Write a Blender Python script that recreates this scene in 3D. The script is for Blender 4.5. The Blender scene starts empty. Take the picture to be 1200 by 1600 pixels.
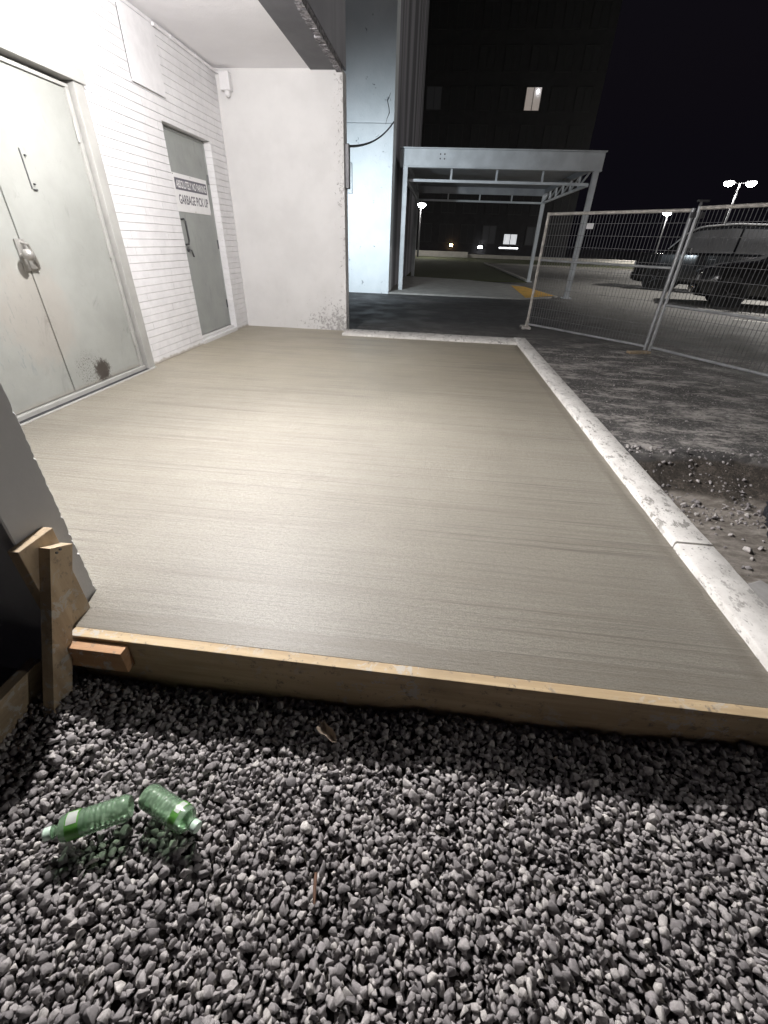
import bpy, bmesh, math, random
import numpy as np
from mathutils import Vector, Matrix, Euler
R = math.radians
rng = random.Random(7)
nrng = np.random.default_rng(11)
sc = bpy.context.scene
COL = sc.collection

# ------------------------------------------------------------------ camera
cd = bpy.data.cameras.new('camera')
cam = bpy.data.objects.new('camera', cd)
COL.objects.link(cam)
cd.sensor_fit = 'HORIZONTAL'
cd.sensor_width = 36.0
cd.lens = 36.0 * 656.35 / 1200.0
cd.clip_start = 0.02
cd.clip_end = 3000
_c = np.array([600., 800.]); _vv = np.array([562., 1820.]); _vd = np.array([690., 381.]); _f = 656.35
def _dir(v):
    r = np.array([v[0]-_c[0], -(v[1]-_c[1]), -_f]); return r/np.linalg.norm(r)
_up = -_dir(_vv); _fw = _dir(_vd); _fw = _fw-_up*np.dot(_fw, _up); _fw /= np.linalg.norm(_fw); _rt = np.cross(_fw, _up)
_M = np.array([_rt, _fw, _up])
CAMH = 1.15
m = Matrix([[*_M[0], 0], [*_M[1], 0], [*_M[2], CAMH], [0, 0, 0, 1]])
cam.matrix_world = m
sc.camera = cam

# ------------------------------------------------------------------ world: light-polluted night sky
w = bpy.data.worlds.new('World'); sc.world = w; w.use_nodes = True
nt = w.node_tree
bg = nt.nodes['Background']
sky = nt.nodes.new('ShaderNodeTexSky'); sky.sky_type = 'NISHITA'; sky.sun_disc = False
sky.sun_elevation = R(-4); sky.sun_rotation = R(200)
mx = nt.nodes.new('ShaderNodeMixRGB'); mx.blend_type = 'ADD'; mx.inputs[0].default_value = 1
mx.inputs[2].default_value = (0.060, 0.052, 0.085, 1)
nt.links.new(sky.outputs[0], mx.inputs[1]); nt.links.new(mx.outputs[0], bg.inputs[0])
bg.inputs[1].default_value = 0.06
sc.view_settings.view_transform = 'Standard'
sc.view_settings.look = 'None'
sc.view_settings.exposure = 0.0
sc.view_settings.gamma = 1.0

P_BAY, P_BAY_FRONT, P_COOL, P_LOT, P_SIDE = 385.0, 520.0, 820.0, 7500.0, 330.0

# ------------------------------------------------------------------ material helpers
class MT:
    def __init__(s, name, rough=0.6, metal=0.0, spec=0.5):
        s.m = bpy.data.materials.new(name); s.m.use_nodes = True
        s.t = s.m.node_tree; s.b = s.t.nodes['Principled BSDF']
        s.b.inputs['Roughness'].default_value = rough
        s.b.inputs['Metallic'].default_value = metal
        s.b.inputs['Specular IOR Level'].default_value = spec
        s.pos = None
    def n(s, typ, **k):
        x = s.t.nodes.new(typ)
        for a, v in k.items(): setattr(x, a, v)
        return x
    def lk(s, a, b): s.t.links.new(a, b)
    def P(s):
        if s.pos is None: s.pos = s.n('ShaderNodeNewGeometry').outputs['Position']
        return s.pos
    def OBJ(s): return s.n('ShaderNodeTexCoord').outputs['Object']
    def mapping(s, scale=(1, 1, 1), loc=(0, 0, 0), src=None, rot=(0, 0, 0)):
        x = s.n('ShaderNodeMapping'); x.inputs['Scale'].default_value = scale; x.inputs['Location'].default_value = loc
        x.inputs['Rotation'].default_value = rot
        s.lk(src if src is not None else s.P(), x.inputs[0]); return x.outputs[0]
    def noise(s, scale=5, detail=4, rough=0.55, vec=None, dist=0.0):
        x = s.n('ShaderNodeTexNoise'); x.inputs['Scale'].default_value = scale; x.inputs['Detail'].default_value = detail
        x.inputs['Roughness'].default_value = rough; x.inputs['Distortion'].default_value = dist
        s.lk(vec if vec is not None else s.P(), x.inputs['Vector']); return x.outputs['Fac']
    def voro(s, scale=5, vec=None, feature='F1', rnd=1.0):
        x = s.n('ShaderNodeTexVoronoi', feature=feature); x.inputs['Scale'].default_value = scale
        x.inputs['Randomness'].default_value = rnd
        s.lk(vec if vec is not None else s.P(), x.inputs['Vector']); return x.outputs['Distance']
    def ramp(s, v, a, b, ca=0.0, cb=1.0):
        x = s.n('ShaderNodeMapRange'); x.interpolation_type = 'SMOOTHSTEP'
        x.inputs['From Min'].default_value = a; x.inputs['From Max'].default_value = b
        x.inputs['To Min'].default_value = ca; x.inputs['To Max'].default_value = cb
        s.lk(v, x.inputs['Value']); return x.outputs['Result']
    def math(s, op, a, b=None):
        x = s.n('ShaderNodeMath', operation=op)
        for i, v in enumerate((a, b)):
            if v is None: continue
            if isinstance(v, (int, float)): x.inputs[i].default_value = v
            else: s.lk(v, x.inputs[i])
        return x.outputs[0]
    def mix(s, f, a, b):
        x = s.n('ShaderNodeMixRGB')
        for i, v in enumerate((f, a, b)):
            if isinstance(v, (int, float)): x.inputs[i].default_value = v
            elif isinstance(v, tuple): x.inputs[i].default_value = (*v, 1)
            else: s.lk(v, x.inputs[i])
        return x.outputs[0]
    def xyz(s):
        x = s.n('ShaderNodeSeparateXYZ'); s.lk(s.P(), x.inputs[0]); return x.outputs
    def col(s, v):
        if isinstance(v, tuple): s.b.inputs['Base Color'].default_value = (*v, 1)
        else: s.lk(v, s.b.inputs['Base Color'])
        return s
    def rough(s, v): s.lk(v, s.b.inputs['Roughness']); return s
    def bump(s, h, strength=0.3, dist=0.01):
        x = s.n('ShaderNodeBump'); x.inputs['Strength'].default_value = strength; x.inputs['Distance'].default_value = dist
        s.lk(h, x.inputs['Height'])
        if s.b.inputs['Normal'].is_linked:
            s.lk(s.b.inputs['Normal'].links[0].from_socket, x.inputs['Normal'])
        s.lk(x.outputs[0], s.b.inputs['Normal']); return s
    def blob(s, c, r, wob=0.6, scale=30):
        """soft mask round a world point, edge broken by noise"""
        d = s.n('ShaderNodeVectorMath', operation='DISTANCE'); s.lk(s.P(), d.inputs[0]); d.inputs[1].default_value = c
        q = s.math('ADD', d.outputs['Value'], s.math('MULTIPLY', s.math('SUBTRACT', s.noise(scale, 5, 0.7), 0.5), r*2*wob))
        return s.ramp(q, r*0.55, r, 1, 0)

M = {}
def plain(name, c, rough=0.6, metal=0.0, var=0.12, scale=12, bump=0.1, spec=0.5):
    x = MT(name, rough, metal, spec)
    f = x.noise(scale, 5, 0.6, x.OBJ())
    x.col(x.mix(x.ramp(f, 0.3, 0.7), tuple(v*(1-var) for v in c), tuple(min(1, v*(1+var)) for v in c)))
    if bump: x.bump(x.noise(scale*6, 4, 0.6, x.OBJ()), bump, 0.003)
    M[name] = x.m; return x.m
def emis(name, c, s):
    x = MT(name); x.b.inputs['Base Color'].default_value = (0.8, 0.8, 0.8, 1)
    x.b.inputs['Emission Color'].default_value = (*c, 1); x.b.inputs['Emission Strength'].default_value = s
    M[name] = x.m; return x.m

# wet broomed concrete
x = MT('wet_concrete', 0.42)
X, Y, Z = x.xyz()
warp = x.mapping((0.45, 1, 1))
big = x.noise(1.3, 4, 0.55)
warpY = x.n('ShaderNodeVectorMath', operation='ADD'); x.lk(x.P(), warpY.inputs[0])
wv = x.n('ShaderNodeCombineXYZ'); x.lk(x.math('MULTIPLY', x.math('SUBTRACT', x.noise(0.8, 2), 0.5), 0.022), wv.inputs[1]); x.lk(wv.outputs[0], warpY.inputs[1])
VW = warpY.outputs[0]
st1 = x.noise(1.0, 6, 0.75, x.mapping((1.6, 85, 1), src=VW))
st2 = x.noise(1.0, 4, 0.65, x.mapping((0.4, 13, 1), src=VW))
st3 = x.noise(1.0, 5, 0.75, x.mapping((0.42, 55, 1), loc=(3, 1, 0), src=VW))
fine = x.noise(170, 4, 0.85)
mid = x.noise(75, 6, 0.8, x.mapping((0.75, 1, 1)))
patch = x.ramp(x.noise(1.7, 4, 0.6, x.mapping((0.5, 1, 1))), 0.36, 0.64)
base = x.mix(x.ramp(big, 0.3, 0.7), (0.296, 0.272, 0.218), (0.352, 0.326, 0.264))
base = x.mix(x.ramp(Y, 2.4, 5.6, 0, 0.85), base, (0.47, 0.412, 0.290))  # far end lightened in the colour against the lamp's falloff
base = x.mix(x.math('MULTIPLY', x.ramp(st1, 0.48, 0.60, 0, 0.26), patch), base, (0.185, 0.163, 0.130))
s3 = x.math('MULTIPLY', x.ramp(st3, 0.53, 0.60, 0, 0.95), x.ramp(x.noise(1.0, 3, 0.6, x.mapping((0.7, 3.0, 1), loc=(9, 2, 0))), 0.38, 0.58))
base = x.mix(s3, base, (0.150, 0.130, 0.100))  # shading of the broom grooves darkened into the colour
base = x.mix(x.ramp(st2, 0.50, 0.66, 0, 0.5), base, (0.225, 0.197, 0.150))
base = x.mix(x.ramp(mid, 0.38, 0.56, 0.6, 0), base, (0.195, 0.172, 0.138))
base = x.mix(x.ramp(fine, 0.40, 0.56, 0.65, 0), base, (0.165, 0.146, 0.116))
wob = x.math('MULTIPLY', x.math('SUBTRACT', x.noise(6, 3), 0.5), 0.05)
band = x.ramp(x.math('ADD', X, wob), 1.095, 1.115)  # kerb's shadow put into the slab colour as a darker strip
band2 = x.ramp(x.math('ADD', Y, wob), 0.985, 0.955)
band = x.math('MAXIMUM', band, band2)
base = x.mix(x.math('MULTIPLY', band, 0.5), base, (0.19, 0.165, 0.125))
pit = x.ramp(x.voro(28), 0.05, 0.09, 1, 0)
pit = x.math('MULTIPLY', pit, x.ramp(x.noise(3.2, 3), 0.52, 0.62))
base = x.mix(x.math('MULTIPLY', pit, 0.55), base, (0.10, 0.088, 0.07))
x.col(base)
rr = x.math('ADD', x.ramp(st1, 0.3, 0.7, 0.40, 0.62), x.ramp(x.noise(2.1, 4), 0.35, 0.65, -0.05, 0.10))
x.rough(rr)
x.bump(st1, 0.6, 0.006); x.bump(st3, 0.8, 0.010); x.bump(st2, 0.4, 0.006); x.bump(mid, 1.0, 0.009); x.bump(fine, 1.0, 0.0036)
x.b.inputs['Specular IOR Level'].default_value = 0.85
x.b.inputs['Coat Weight'].default_value = 0.6; x.b.inputs['Coat Roughness'].default_value = 0.52
x.b.inputs['Anisotropic'].default_value = 0.7
tg = x.n('ShaderNodeCombineXYZ'); tg.inputs[1].default_value = 1.0; x.lk(tg.outputs[0], x.b.inputs['Tangent'])
M['wet_concrete'] = x.m

# old white painted kerb concrete with dark mortar splashes
x = MT('kerb_concrete', 0.8)
f = x.noise(7, 6, 0.7)
base = x.mix(x.ramp(f, 0.3, 0.7), (0.52, 0.50, 0.475), (0.68, 0.66, 0.63))
sp = x.ramp(x.noise(24, 6, 0.72, x.mapping((1, 0.55, 1))), 0.545, 0.60)
sp = x.math('MULTIPLY', sp, x.ramp(x.noise(2.3, 3), 0.36, 0.52))
base = x.mix(x.math('MULTIPLY', sp, 0.8), base, (0.17, 0.16, 0.145))
sp2 = x.ramp(x.voro(48), 0.16, 0.24, 1, 0)
sp2 = x.math('MULTIPLY', sp2, x.ramp(x.noise(5, 3), 0.40, 0.58))
sp3 = x.ramp(x.noise(85, 4, 0.7), 0.62, 0.68)
base = x.mix(x.math('MULTIPLY', sp3, 0.6), base, (0.22, 0.21, 0.19))
base = x.mix(x.math('MULTIPLY', sp2, 0.8), base, (0.13, 0.12, 0.11))
x.col(base); x.bump(f, 0.4, 0.006); x.bump(x.noise(120, 4, 0.7), 0.5, 0.002)
M['kerb_concrete'] = x.m

# white painted brick
x = MT('white_brick', 0.62)
f = x.noise(9, 6, 0.65)
base = x.mix(x.ramp(f, 0.3, 0.7), (0.68, 0.67, 0.68), (0.76, 0.75, 0.76))
X, Y, Z = x.xyz()
low = x.ramp(Z, 1.3, 0.0, 0.25, 1)
d = x.ramp(x.noise(34, 5, 0.75, x.mapping((1, 0.7, 1.2))), 0.62, 0.69)
d = x.math('MULTIPLY', x.math('MULTIPLY', d, low), x.ramp(x.noise(3, 3), 0.42, 0.6))
base = x.mix(x.math('MULTIPLY', d, 0.75), base, (0.30, 0.29, 0.28))
bt = x.ramp(x.math('ADD', Z, x.math('MULTIPLY', x.math('SUBTRACT', x.noise(20, 5, 0.7), 0.5), 0.07)), 0.012, 0.035, 1, 0)
base = x.mix(x.math('MULTIPLY', bt, 0.8), base, (0.36, 0.32, 0.26))
x.col(base); x.bump(x.noise(70, 5, 0.7), 0.45, 0.003); x.bump(x.noise(260, 3, 0.7), 0.3, 0.001)
M['white_brick'] = x.m

# white rendered wing wall, chipped
def render_mat(name, c1, c2, chips=True, rough=0.7, wear=(0.25, 0.24, 0.235)):
    x = MT(name, rough)
    f = x.noise(2.2, 6, 0.6)
    base = x.mix(x.ramp(f, 0.3, 0.7), c1, c2)
    X, Y, Z = x.xyz()
    if chips:
        low = x.ramp(Z, 0.85, 0.0)
        rightw = x.ramp(X, -2.3, -1.35, 0.25, 1)
        edge = x.math('MULTIPLY', x.ramp(X, -1.55, -1.33), 0.55)
        wgt = x.math('MAXIMUM', x.math('MULTIPLY', low, rightw), edge)
        d = x.noise(26, 6, 0.75, None, 0.4)
        th = x.math('ADD', d, x.math('MULTIPLY', wgt, 0.23))
        dd = x.ramp(th, 0.695, 0.735)
        base = x.mix(x.math('MULTIPLY', dd, 0.75), base, wear)
        sm = x.ramp(x.math('ADD', x.noise(7, 5, 0.65, x.mapping((1.6, 1, 0.7))), x.math('MULTIPLY', wgt, 0.15)), 0.62, 0.8)
        base = x.mix(x.math('MULTIPLY', sm, 0.25), base, (0.42, 0.39, 0.36))
        x.bump(x.math('SUBTRACT', 1.0, dd), 0.5, 0.004)
    x.col(base); x.bump(f, 0.3, 0.02); x.bump(x.noise(60, 5, 0.65), 0.25, 0.003)
    M[name] = x.m
render_mat('white_render', (0.60, 0.59, 0.585), (0.66, 0.65, 0.645))
render_mat('white_ceiling', (0.82, 0.81, 0.83), (0.86, 0.85, 0.87), False)
x = MT('grey_soffit', 0.7)
f = x.noise(3, 6, 0.65)
x.col(x.mix(x.ramp(f, 0.3, 0.7), (0.090, 0.090, 0.100), (0.125, 0.125, 0.135))); x.bump(x.noise(50, 4), 0.2, 0.003)
M['grey_soffit'] = x.m
x = MT('rusty_flashing', 0.8)
f = x.noise(26, 6, 0.75)
x.col(x.mix(x.ramp(f, 0.42, 0.6), (0.075, 0.072, 0.078), (0.36, 0.345, 0.36))); x.bump(f, 0.6, 0.006)
M['rusty_flashing'] = x.m
# grey painted outside walls
x = MT('grey_wall_paint', 0.75)
f = x.noise(1.3, 6, 0.6); s_ = x.noise(1.0, 5, 0.6, x.mapping((3, 3, 0.18)))
b_ = x.mix(x.ramp(f, 0.3, 0.7), (0.32, 0.32, 0.355), (0.40, 0.40, 0.435))
b_ = x.mix(x.ramp(s_, 0.45, 0.7, 0, 0.4), b_, (0.08, 0.08, 0.09))
x.col(b_); x.bump(x.noise(30, 5), 0.25, 0.004); M['grey_wall_paint'] = x.m
x = MT('column_paint', 0.6)
X, Y, Z = x.xyz()
f = x.noise(1.6, 6, 0.6)
b_ = x.mix(x.ramp(f, 0.3, 0.7), (0.62, 0.655, 0.675), (0.70, 0.725, 0.745))
pe = x.noise(8, 6, 0.7, None, 0.8)
pk = x.ramp(pe, 0.645, 0.67)
pk = x.math('MULTIPLY', pk, x.ramp(x.noise(1.9, 3), 0.46, 0.58))
b_ = x.mix(x.math('MULTIPLY', pk, 0.85), b_, (0.13, 0.15, 0.18))
x.col(b_); x.bump(x.math('SUBTRACT', 1.0, pk), 0.6, 0.012); x.bump(f, 0.5, 0.05); x.bump(pe, 0.35, 0.02); M['column_paint'] = x.m
x = MT('tower_brick', 0.85)
s_ = x.noise(1.0, 5, 0.6, x.mapping((1.2, 1.2, 0.06))); f = x.noise(0.6, 4)
b_ = x.mix(x.ramp(s_, 0.40, 0.62), (0.10, 0.10, 0.115), (0.34, 0.33, 0.36))
x.col(b_); x.bump(x.noise(8, 4), 0.3, 0.02); M['tower_brick'] = x.m

# painted steel door (grey-white) with scuffs
def door_mat(name, c1, c2, big=False):
    x = MT(name, 0.42, 0.0, 0.5)
    X, Y, Z = x.xyz()
    f = x.noise(1.7, 6, 0.6)
    b = x.mix(x.ramp(f, 0.3, 0.7), c1, c2)
    sm = x.ramp(x.noise(3.3, 6, 0.7, x.mapping((1, 1.6, 0.7), rot=(0.5, 0, 0)), 1.0), 0.56, 0.78)
    b = x.mix(x.math('MULTIPLY', sm, 0.65), b, tuple(v*0.50 for v in c1))
    low = x.ramp(Z, 1.0, 0.15, 0.0, 1)
    ch = x.ramp(x.noise(17, 5, 0.7, x.mapping((1, 2.1, 0.75), rot=(0.25, 0, 0)), 0.3), 0.655, 0.675)
    ch = x.math('MULTIPLY', x.math('MULTIPLY', ch, low), x.ramp(x.noise(2.6, 2), 0.40, 0.52))
    b = x.mix(x.math('MULTIPLY', ch, 0.75), b, (0.24, 0.255, 0.25))
    bt = x.ramp(x.math('ADD', Z, x.math('MULTIPLY', x.noise(14, 5, 0.7), 0.06)), 0.07, 0.12, 1, 0)
    b = x.mix(x.math('MULTIPLY', bt, 0.5), b, (0.22, 0.19, 0.15))
    if big:
        rust = x.blob((-2.87, 3.47, 0.125), 0.115, 0.75, 42)
        b = x.mix(x.math('MULTIPLY', rust, 0.95), b, (0.035, 0.026, 0.021))
        sp = x.math('MULTIPLY', x.blob((-2.87, 3.32, 0.17), 0.17, 0.5, 20), x.ramp(x.noise(75, 4, 0.75), 0.56, 0.60))
        b = x.mix(sp, b, (0.05, 0.04, 0.035))
        st = x.math('MULTIPLY', x.blob((-2.87, 2.78, 0.55), 0.42, 0.5, 8), x.ramp(x.noise(16, 5, 0.7, x.mapping((1, 2.2, 0.6), rot=(0.15, 0, 0))), 0.60, 0.63))
        b = x.mix(x.math('MULTIPLY', st, 0.8), b, (0.22, 0.24, 0.235))
        tan = x.blob((-2.87, 3.02, 0.62), 0.42, 0.5, 6)
        b = x.mix(x.math('MULTIPLY', tan, 0.22), b, (0.36, 0.28, 0.23))
    x.col(b); x.bump(f, 0.3, 0.03); x.bump(x.noise(5, 3), 0.2, 0.02); x.bump(ch, 0.2, 0.001)
    x.rough(x.ramp(x.noise(6, 4), 0.3, 0.7, 0.36, 0.55))
    M[name] = x.m
door_mat('door_paint_pale', (0.262, 0.268, 0.250), (0.315, 0.322, 0.302), True)
door_mat('door_paint_grey', (0.265, 0.278, 0.268), (0.31, 0.325, 0.31))
plain('frame_paint', (0.34, 0.337, 0.32), 0.45, var=0.08, scale=6)
plain('white_metal', (0.70, 0.69, 0.70), 0.45, var=0.05)
plain('dark_gap', (0.03, 0.03, 0.032), 0.9)
plain('worn_steel', (0.36, 0.35, 0.33), 0.4, 0.6, scale=30)
plain('dark_steel', (0.10, 0.10, 0.105), 0.45, 0.6, scale=30)
plain('sign_white', (0.80, 0.79, 0.79), 0.35, var=0.03, bump=0)
plain('sign_dark', (0.10, 0.095, 0.12), 0.4, var=0.05, bump=0)
plain('cable_black', (0.05, 0.055, 0.06), 0.6, bump=0)
plain('galvanised', (0.40, 0.41, 0.42), 0.45, 0.35, scale=9, var=0.18)
plain('rusty_white_pipe', (0.52, 0.49, 0.45), 0.6, 0.1, scale=14, var=0.3)
plain('fence_wire', (0.19, 0.19, 0.195), 0.5, 0.3, bump=0)
plain('canopy_paint', (0.52, 0.54, 0.56), 0.5, 0.0, scale=2.5, var=0.12)
plain('canopy_deck', (0.34, 0.35, 0.37), 0.6, 0.2, scale=2.5)
plain('tyre_rubber', (0.018, 0.018, 0.018), 0.8)
plain('alloy', (0.10, 0.10, 0.105), 0.35, 0.6)
plain('glint_trim', (0.75, 0.75, 0.76), 0.25, 0.3, bump=0)
plain('black_trim', (0.02, 0.02, 0.021), 0.5, bump=0)
plain('lens_glass', (0.85, 0.85, 0.86), 0.15, 0.0, bump=0)  # headlight lens whitened to stand for glints on the car front
plain('red_lens', (0.25, 0.02, 0.015), 0.15, bump=0)
plain('chrome', (0.6, 0.6, 0.62), 0.12, 0.95, bump=0)
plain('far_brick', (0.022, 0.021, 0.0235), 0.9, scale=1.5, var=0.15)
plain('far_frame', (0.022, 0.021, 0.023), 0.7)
plain('far_concrete', (0.42, 0.40, 0.36), 0.85, scale=2)
plain('road_paint', (0.60, 0.58, 0.52), 0.75, scale=8, var=0.25)
plain('tactile_yellow', (0.62, 0.36, 0.07), 0.7, scale=5, var=0.2)
x = MT('walk_concrete', 0.8)
f = x.noise(3, 6, 0.65); x.col(x.mix(x.ramp(f, 0.3, 0.7), (0.24, 0.235, 0.22), (0.34, 0.33, 0.31))); x.bump(x.noise(60, 4), 0.3, 0.004); M['walk_concrete'] = x.m
x = MT('lawn_grass', 0.9)
f = x.noise(2.5, 6, 0.7); g = x.noise(60, 4, 0.7)
x.col(x.mix(x.ramp(g, 0.3, 0.7), x.mix(x.ramp(f, 0.3, 0.7), (0.03, 0.04, 0.012), (0.055, 0.065, 0.022)), (0.075, 0.08, 0.03))); x.bump(g, 1.0, 0.05); M['lawn_grass'] = x.m
for nm, c in (('car_paint_black', (0.012, 0.012, 0.014)), ('car_paint_dark', (0.016, 0.017, 0.020))):
    x = MT(nm, 0.16, 0.0); x.col(c); x.b.inputs['Coat Weight'].default_value = 1.0; x.b.inputs['Coat Roughness'].default_value = 0.11
    x.bump(x.noise(2, 2, vec=x.OBJ()), 0.03, 0.05); M[nm] = x.m
x = MT('car_glass', 0.06, 0.0, 0.8); x.col((0.02, 0.022, 0.025)); M['car_glass'] = x.m
x = MT('sheen_glass', 0.38, 0.0, 0.8); x.col((0.22, 0.225, 0.235)); M['sheen_glass'] = x.m  # pale reflection on the van windows put into the glass colour

# timber
def wood(name, c1, c2, axis=0, dirt=0.5):
    x = MT(name, 0.72)
    sc_ = [22, 22, 22]; sc_[axis] = 1.4
    o = x.OBJ()
    g = x.noise(1.0, 6, 0.65, x.mapping(tuple(sc_), src=o), 0.6)
    b = x.mix(x.ramp(g, 0.3, 0.7), c1, c2)
    k = x.ramp(x.voro(5.5, x.mapping(tuple(0.5 if i == axis else 1.0 for i in range(3)), src=o)), 0.05, 0.10, 1, 0)
    b = x.mix(x.math('MULTIPLY', k, 0.6), b, tuple(v*0.35 for v in c1))
    sp = x.ramp(x.noise(30, 6, 0.75, o), 0.56, 0.63)
    sp = x.math('MULTIPLY', sp, x.ramp(x.noise(4, 3, vec=o), 0.38, 0.56))
    b = x.mix(x.math('MULTIPLY', sp, dirt), b, (0.16, 0.135, 0.105))
    cs = x.math('MULTIPLY', x.ramp(x.noise(18, 6, 0.75, o, 0.5), 0.54, 0.60), x.ramp(x.noise(2.2, 3, vec=o), 0.40, 0.60))
    b = x.mix(x.math('MULTIPLY', cs, 0.85), b, (0.42, 0.40, 0.36))
    wt = x.ramp(x.noise(1.6, 4, 0.6, o), 0.48, 0.70)
    b = x.mix(x.math('MULTIPLY', wt, 0.45), b, tuple(v*0.42 for v in c1))
    x.col(b); x.bump(g, 0.35, 0.002); x.bump(x.noise(160, 3, vec=o), 0.2, 0.0008); M[name] = x.m
wood('form_timber', (0.36, 0.262, 0.150), (0.50, 0.385, 0.235), 0, 0.85)
wood('stake_timber', (0.34, 0.25, 0.155), (0.46, 0.355, 0.235), 2, 0.6)
wood('plank_timber', (0.28, 0.21, 0.135), (0.40, 0.31, 0.20), 1, 0.5)
wood('block_timber', (0.36, 0.20, 0.10), (0.50, 0.30, 0.16), 0, 0.6)

# crushed stone: per-stone tone
x = MT('crushed_stone', 0.9)
isl = x.n('ShaderNodeNewGeometry').outputs['Random Per Island']
vr = x.n('ShaderNodeValToRGB'); x.lk(isl, vr.inputs[0])
cr = vr.color_ramp; cr.elements[0].color = (0.165, 0.153, 0.155, 1); cr.elements[1].color = (0.60, 0.57, 0.54, 1)
for p, c in ((0.3, (0.265, 0.246, 0.248)), (0.55, (0.335, 0.312, 0.312)), (0.8, (0.415, 0.388, 0.382)), (0.93, (0.52, 0.49, 0.47))):
    e = cr.elements.new(p); e.color = (*c, 1)
b_ = x.mix(x.ramp(x.noise(130, 4, 0.65), 0.35, 0.65, 0.40, 0), vr.outputs[0], (0.16, 0.15, 0.145))
x.col(b_); x.bump(x.noise(160, 4, 0.65), 0.5, 0.002); M['crushed_stone'] = x.m
x = MT('soil', 0.95)
f = x.noise(30, 6, 0.75); x.col(x.mix(x.ramp(f, 0.3, 0.7), (0.028, 0.024, 0.02), (0.07, 0.06, 0.05))); x.bump(f, 1.0, 0.02); M['soil'] = x.m

# ground sheet: worn asphalt with dust, fresh black patch, trench soil
x = MT('asphalt', 0.85)
X, Y, Z = x.xyz()
big = x.noise(0.55, 6, 0.7); mid = x.noise(3.0, 6, 0.72, x.mapping((0.8, 1.7, 1), rot=(0, 0, 0.3))); fine = x.noise(90, 4, 0.75)
b = x.mix(x.ramp(big, 0.3, 0.7), (0.050, 0.048, 0.047), (0.085, 0.081, 0.078))
b = x.mix(x.ramp(fine, 0.55, 0.75, 0, 0.5), b, (0.12, 0.115, 0.11))
lot = x.ramp(x.math('ADD', X, x.math('MULTIPLY', big, 1.5)), 3.2, 4.8)
b = x.mix(x.math('MULTIPLY', lot, 0.8), b, (0.17, 0.165, 0.152))
# dusty work area beside the kerb
dust = x.ramp(x.math('ADD', x.math('MULTIPLY', mid, 0.6), x.math('MULTIPLY', x.noise(13, 6, 0.75, x.mapping((0.8, 1.4, 1))), 0.4)), 0.47, 0.60)
dz = x.math('MULTIPLY', x.ramp(X, 6.0, 2.5), x.math('MULTIPLY', x.ramp(Y, 8.2, 6.3), x.ramp(Y, 2.9, 3.2)))
b = x.mix(x.math('MULTIPLY', dz, 0.5), b, (0.055, 0.052, 0.050))
b = x.mix(x.math('MULTIPLY', x.math('MULTIPLY', dust, dz), 0.85), b, (0.46, 0.43, 0.40))
spk = x.math('MULTIPLY', x.ramp(x.noise(42, 6, 0.8), 0.53, 0.60), dz)
b = x.mix(x.math('MULTIPLY', spk, 0.5), b, (0.42, 0.395, 0.37))
tanp = x.blob((3.75, 4.0, -0.08), 0.55, 0.6, 4)
b = x.mix(x.math('MULTIPLY', tanp, 0.55), b, (0.36, 0.29, 0.22))
# fresh black asphalt strip against the column
fr = x.math('MULTIPLY', x.ramp(Y, 8.2, 8.9), x.ramp(Y, 13.4, 12.8))
fr = x.math('MULTIPLY', fr, x.ramp(x.math('ADD', X, x.math('MULTIPLY', big, 1.0)), 3.4, 2.3))
b = x.mix(x.math('MULTIPLY', fr, 0.85), b, (0.026, 0.027, 0.029))
b = x.mix(x.math('MULTIPLY', x.math('MULTIPLY', x.ramp(mid, 0.60, 0.74), fr), 0.5), b, (0.16, 0.15, 0.14))
# pale streaks in the lot
sk = x.ramp(x.noise(1.0, 5, 0.7, x.mapping((0.55, 3.2, 1), rot=(0, 0, -0.35))), 0.61, 0.70)
sk = x.math('MULTIPLY', sk, x.math('MULTIPLY', x.ramp(Y, 6.5, 8), x.ramp(X, 1.5, 3)))
b = x.mix(x.math('MULTIPLY', sk, 0.40), b, (0.34, 0.33, 0.30))
# trench
tr = x.ramp(Z, -0.10, -0.125)
soil = x.mix(x.ramp(x.noise(16, 6, 0.75), 0.35, 0.65), (0.045, 0.036, 0.028), (0.12, 0.10, 0.082))
soil = x.mix(x.ramp(x.voro(38), 0.10, 0.28, 0.75, 0), soil, (0.20, 0.175, 0.15))
soil = x.mix(x.ramp(x.noise(70, 5, 0.8), 0.42, 0.56, 0.7, 0), soil, (0.018, 0.016, 0.014))
flo = x.ramp(Z, -0.245, -0.27)
soil = x.mix(flo, soil, x.mix(x.ramp(x.noise(7, 6, 0.75, x.mapping((0.7, 1.6, 1))), 0.38, 0.66), (0.15, 0.13, 0.11), (0.33, 0.30, 0.265)))
b = x.mix(tr, b, soil)
x.col(b); x.bump(x.noise(55, 5, 0.75), 0.7, 0.008); x.bump(x.noise(9, 5, 0.7), 0.5, 0.02)
x.rough(x.ramp(x.noise(2, 4), 0.35, 0.65, 0.62, 0.92)); M['asphalt'] = x.m

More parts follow.
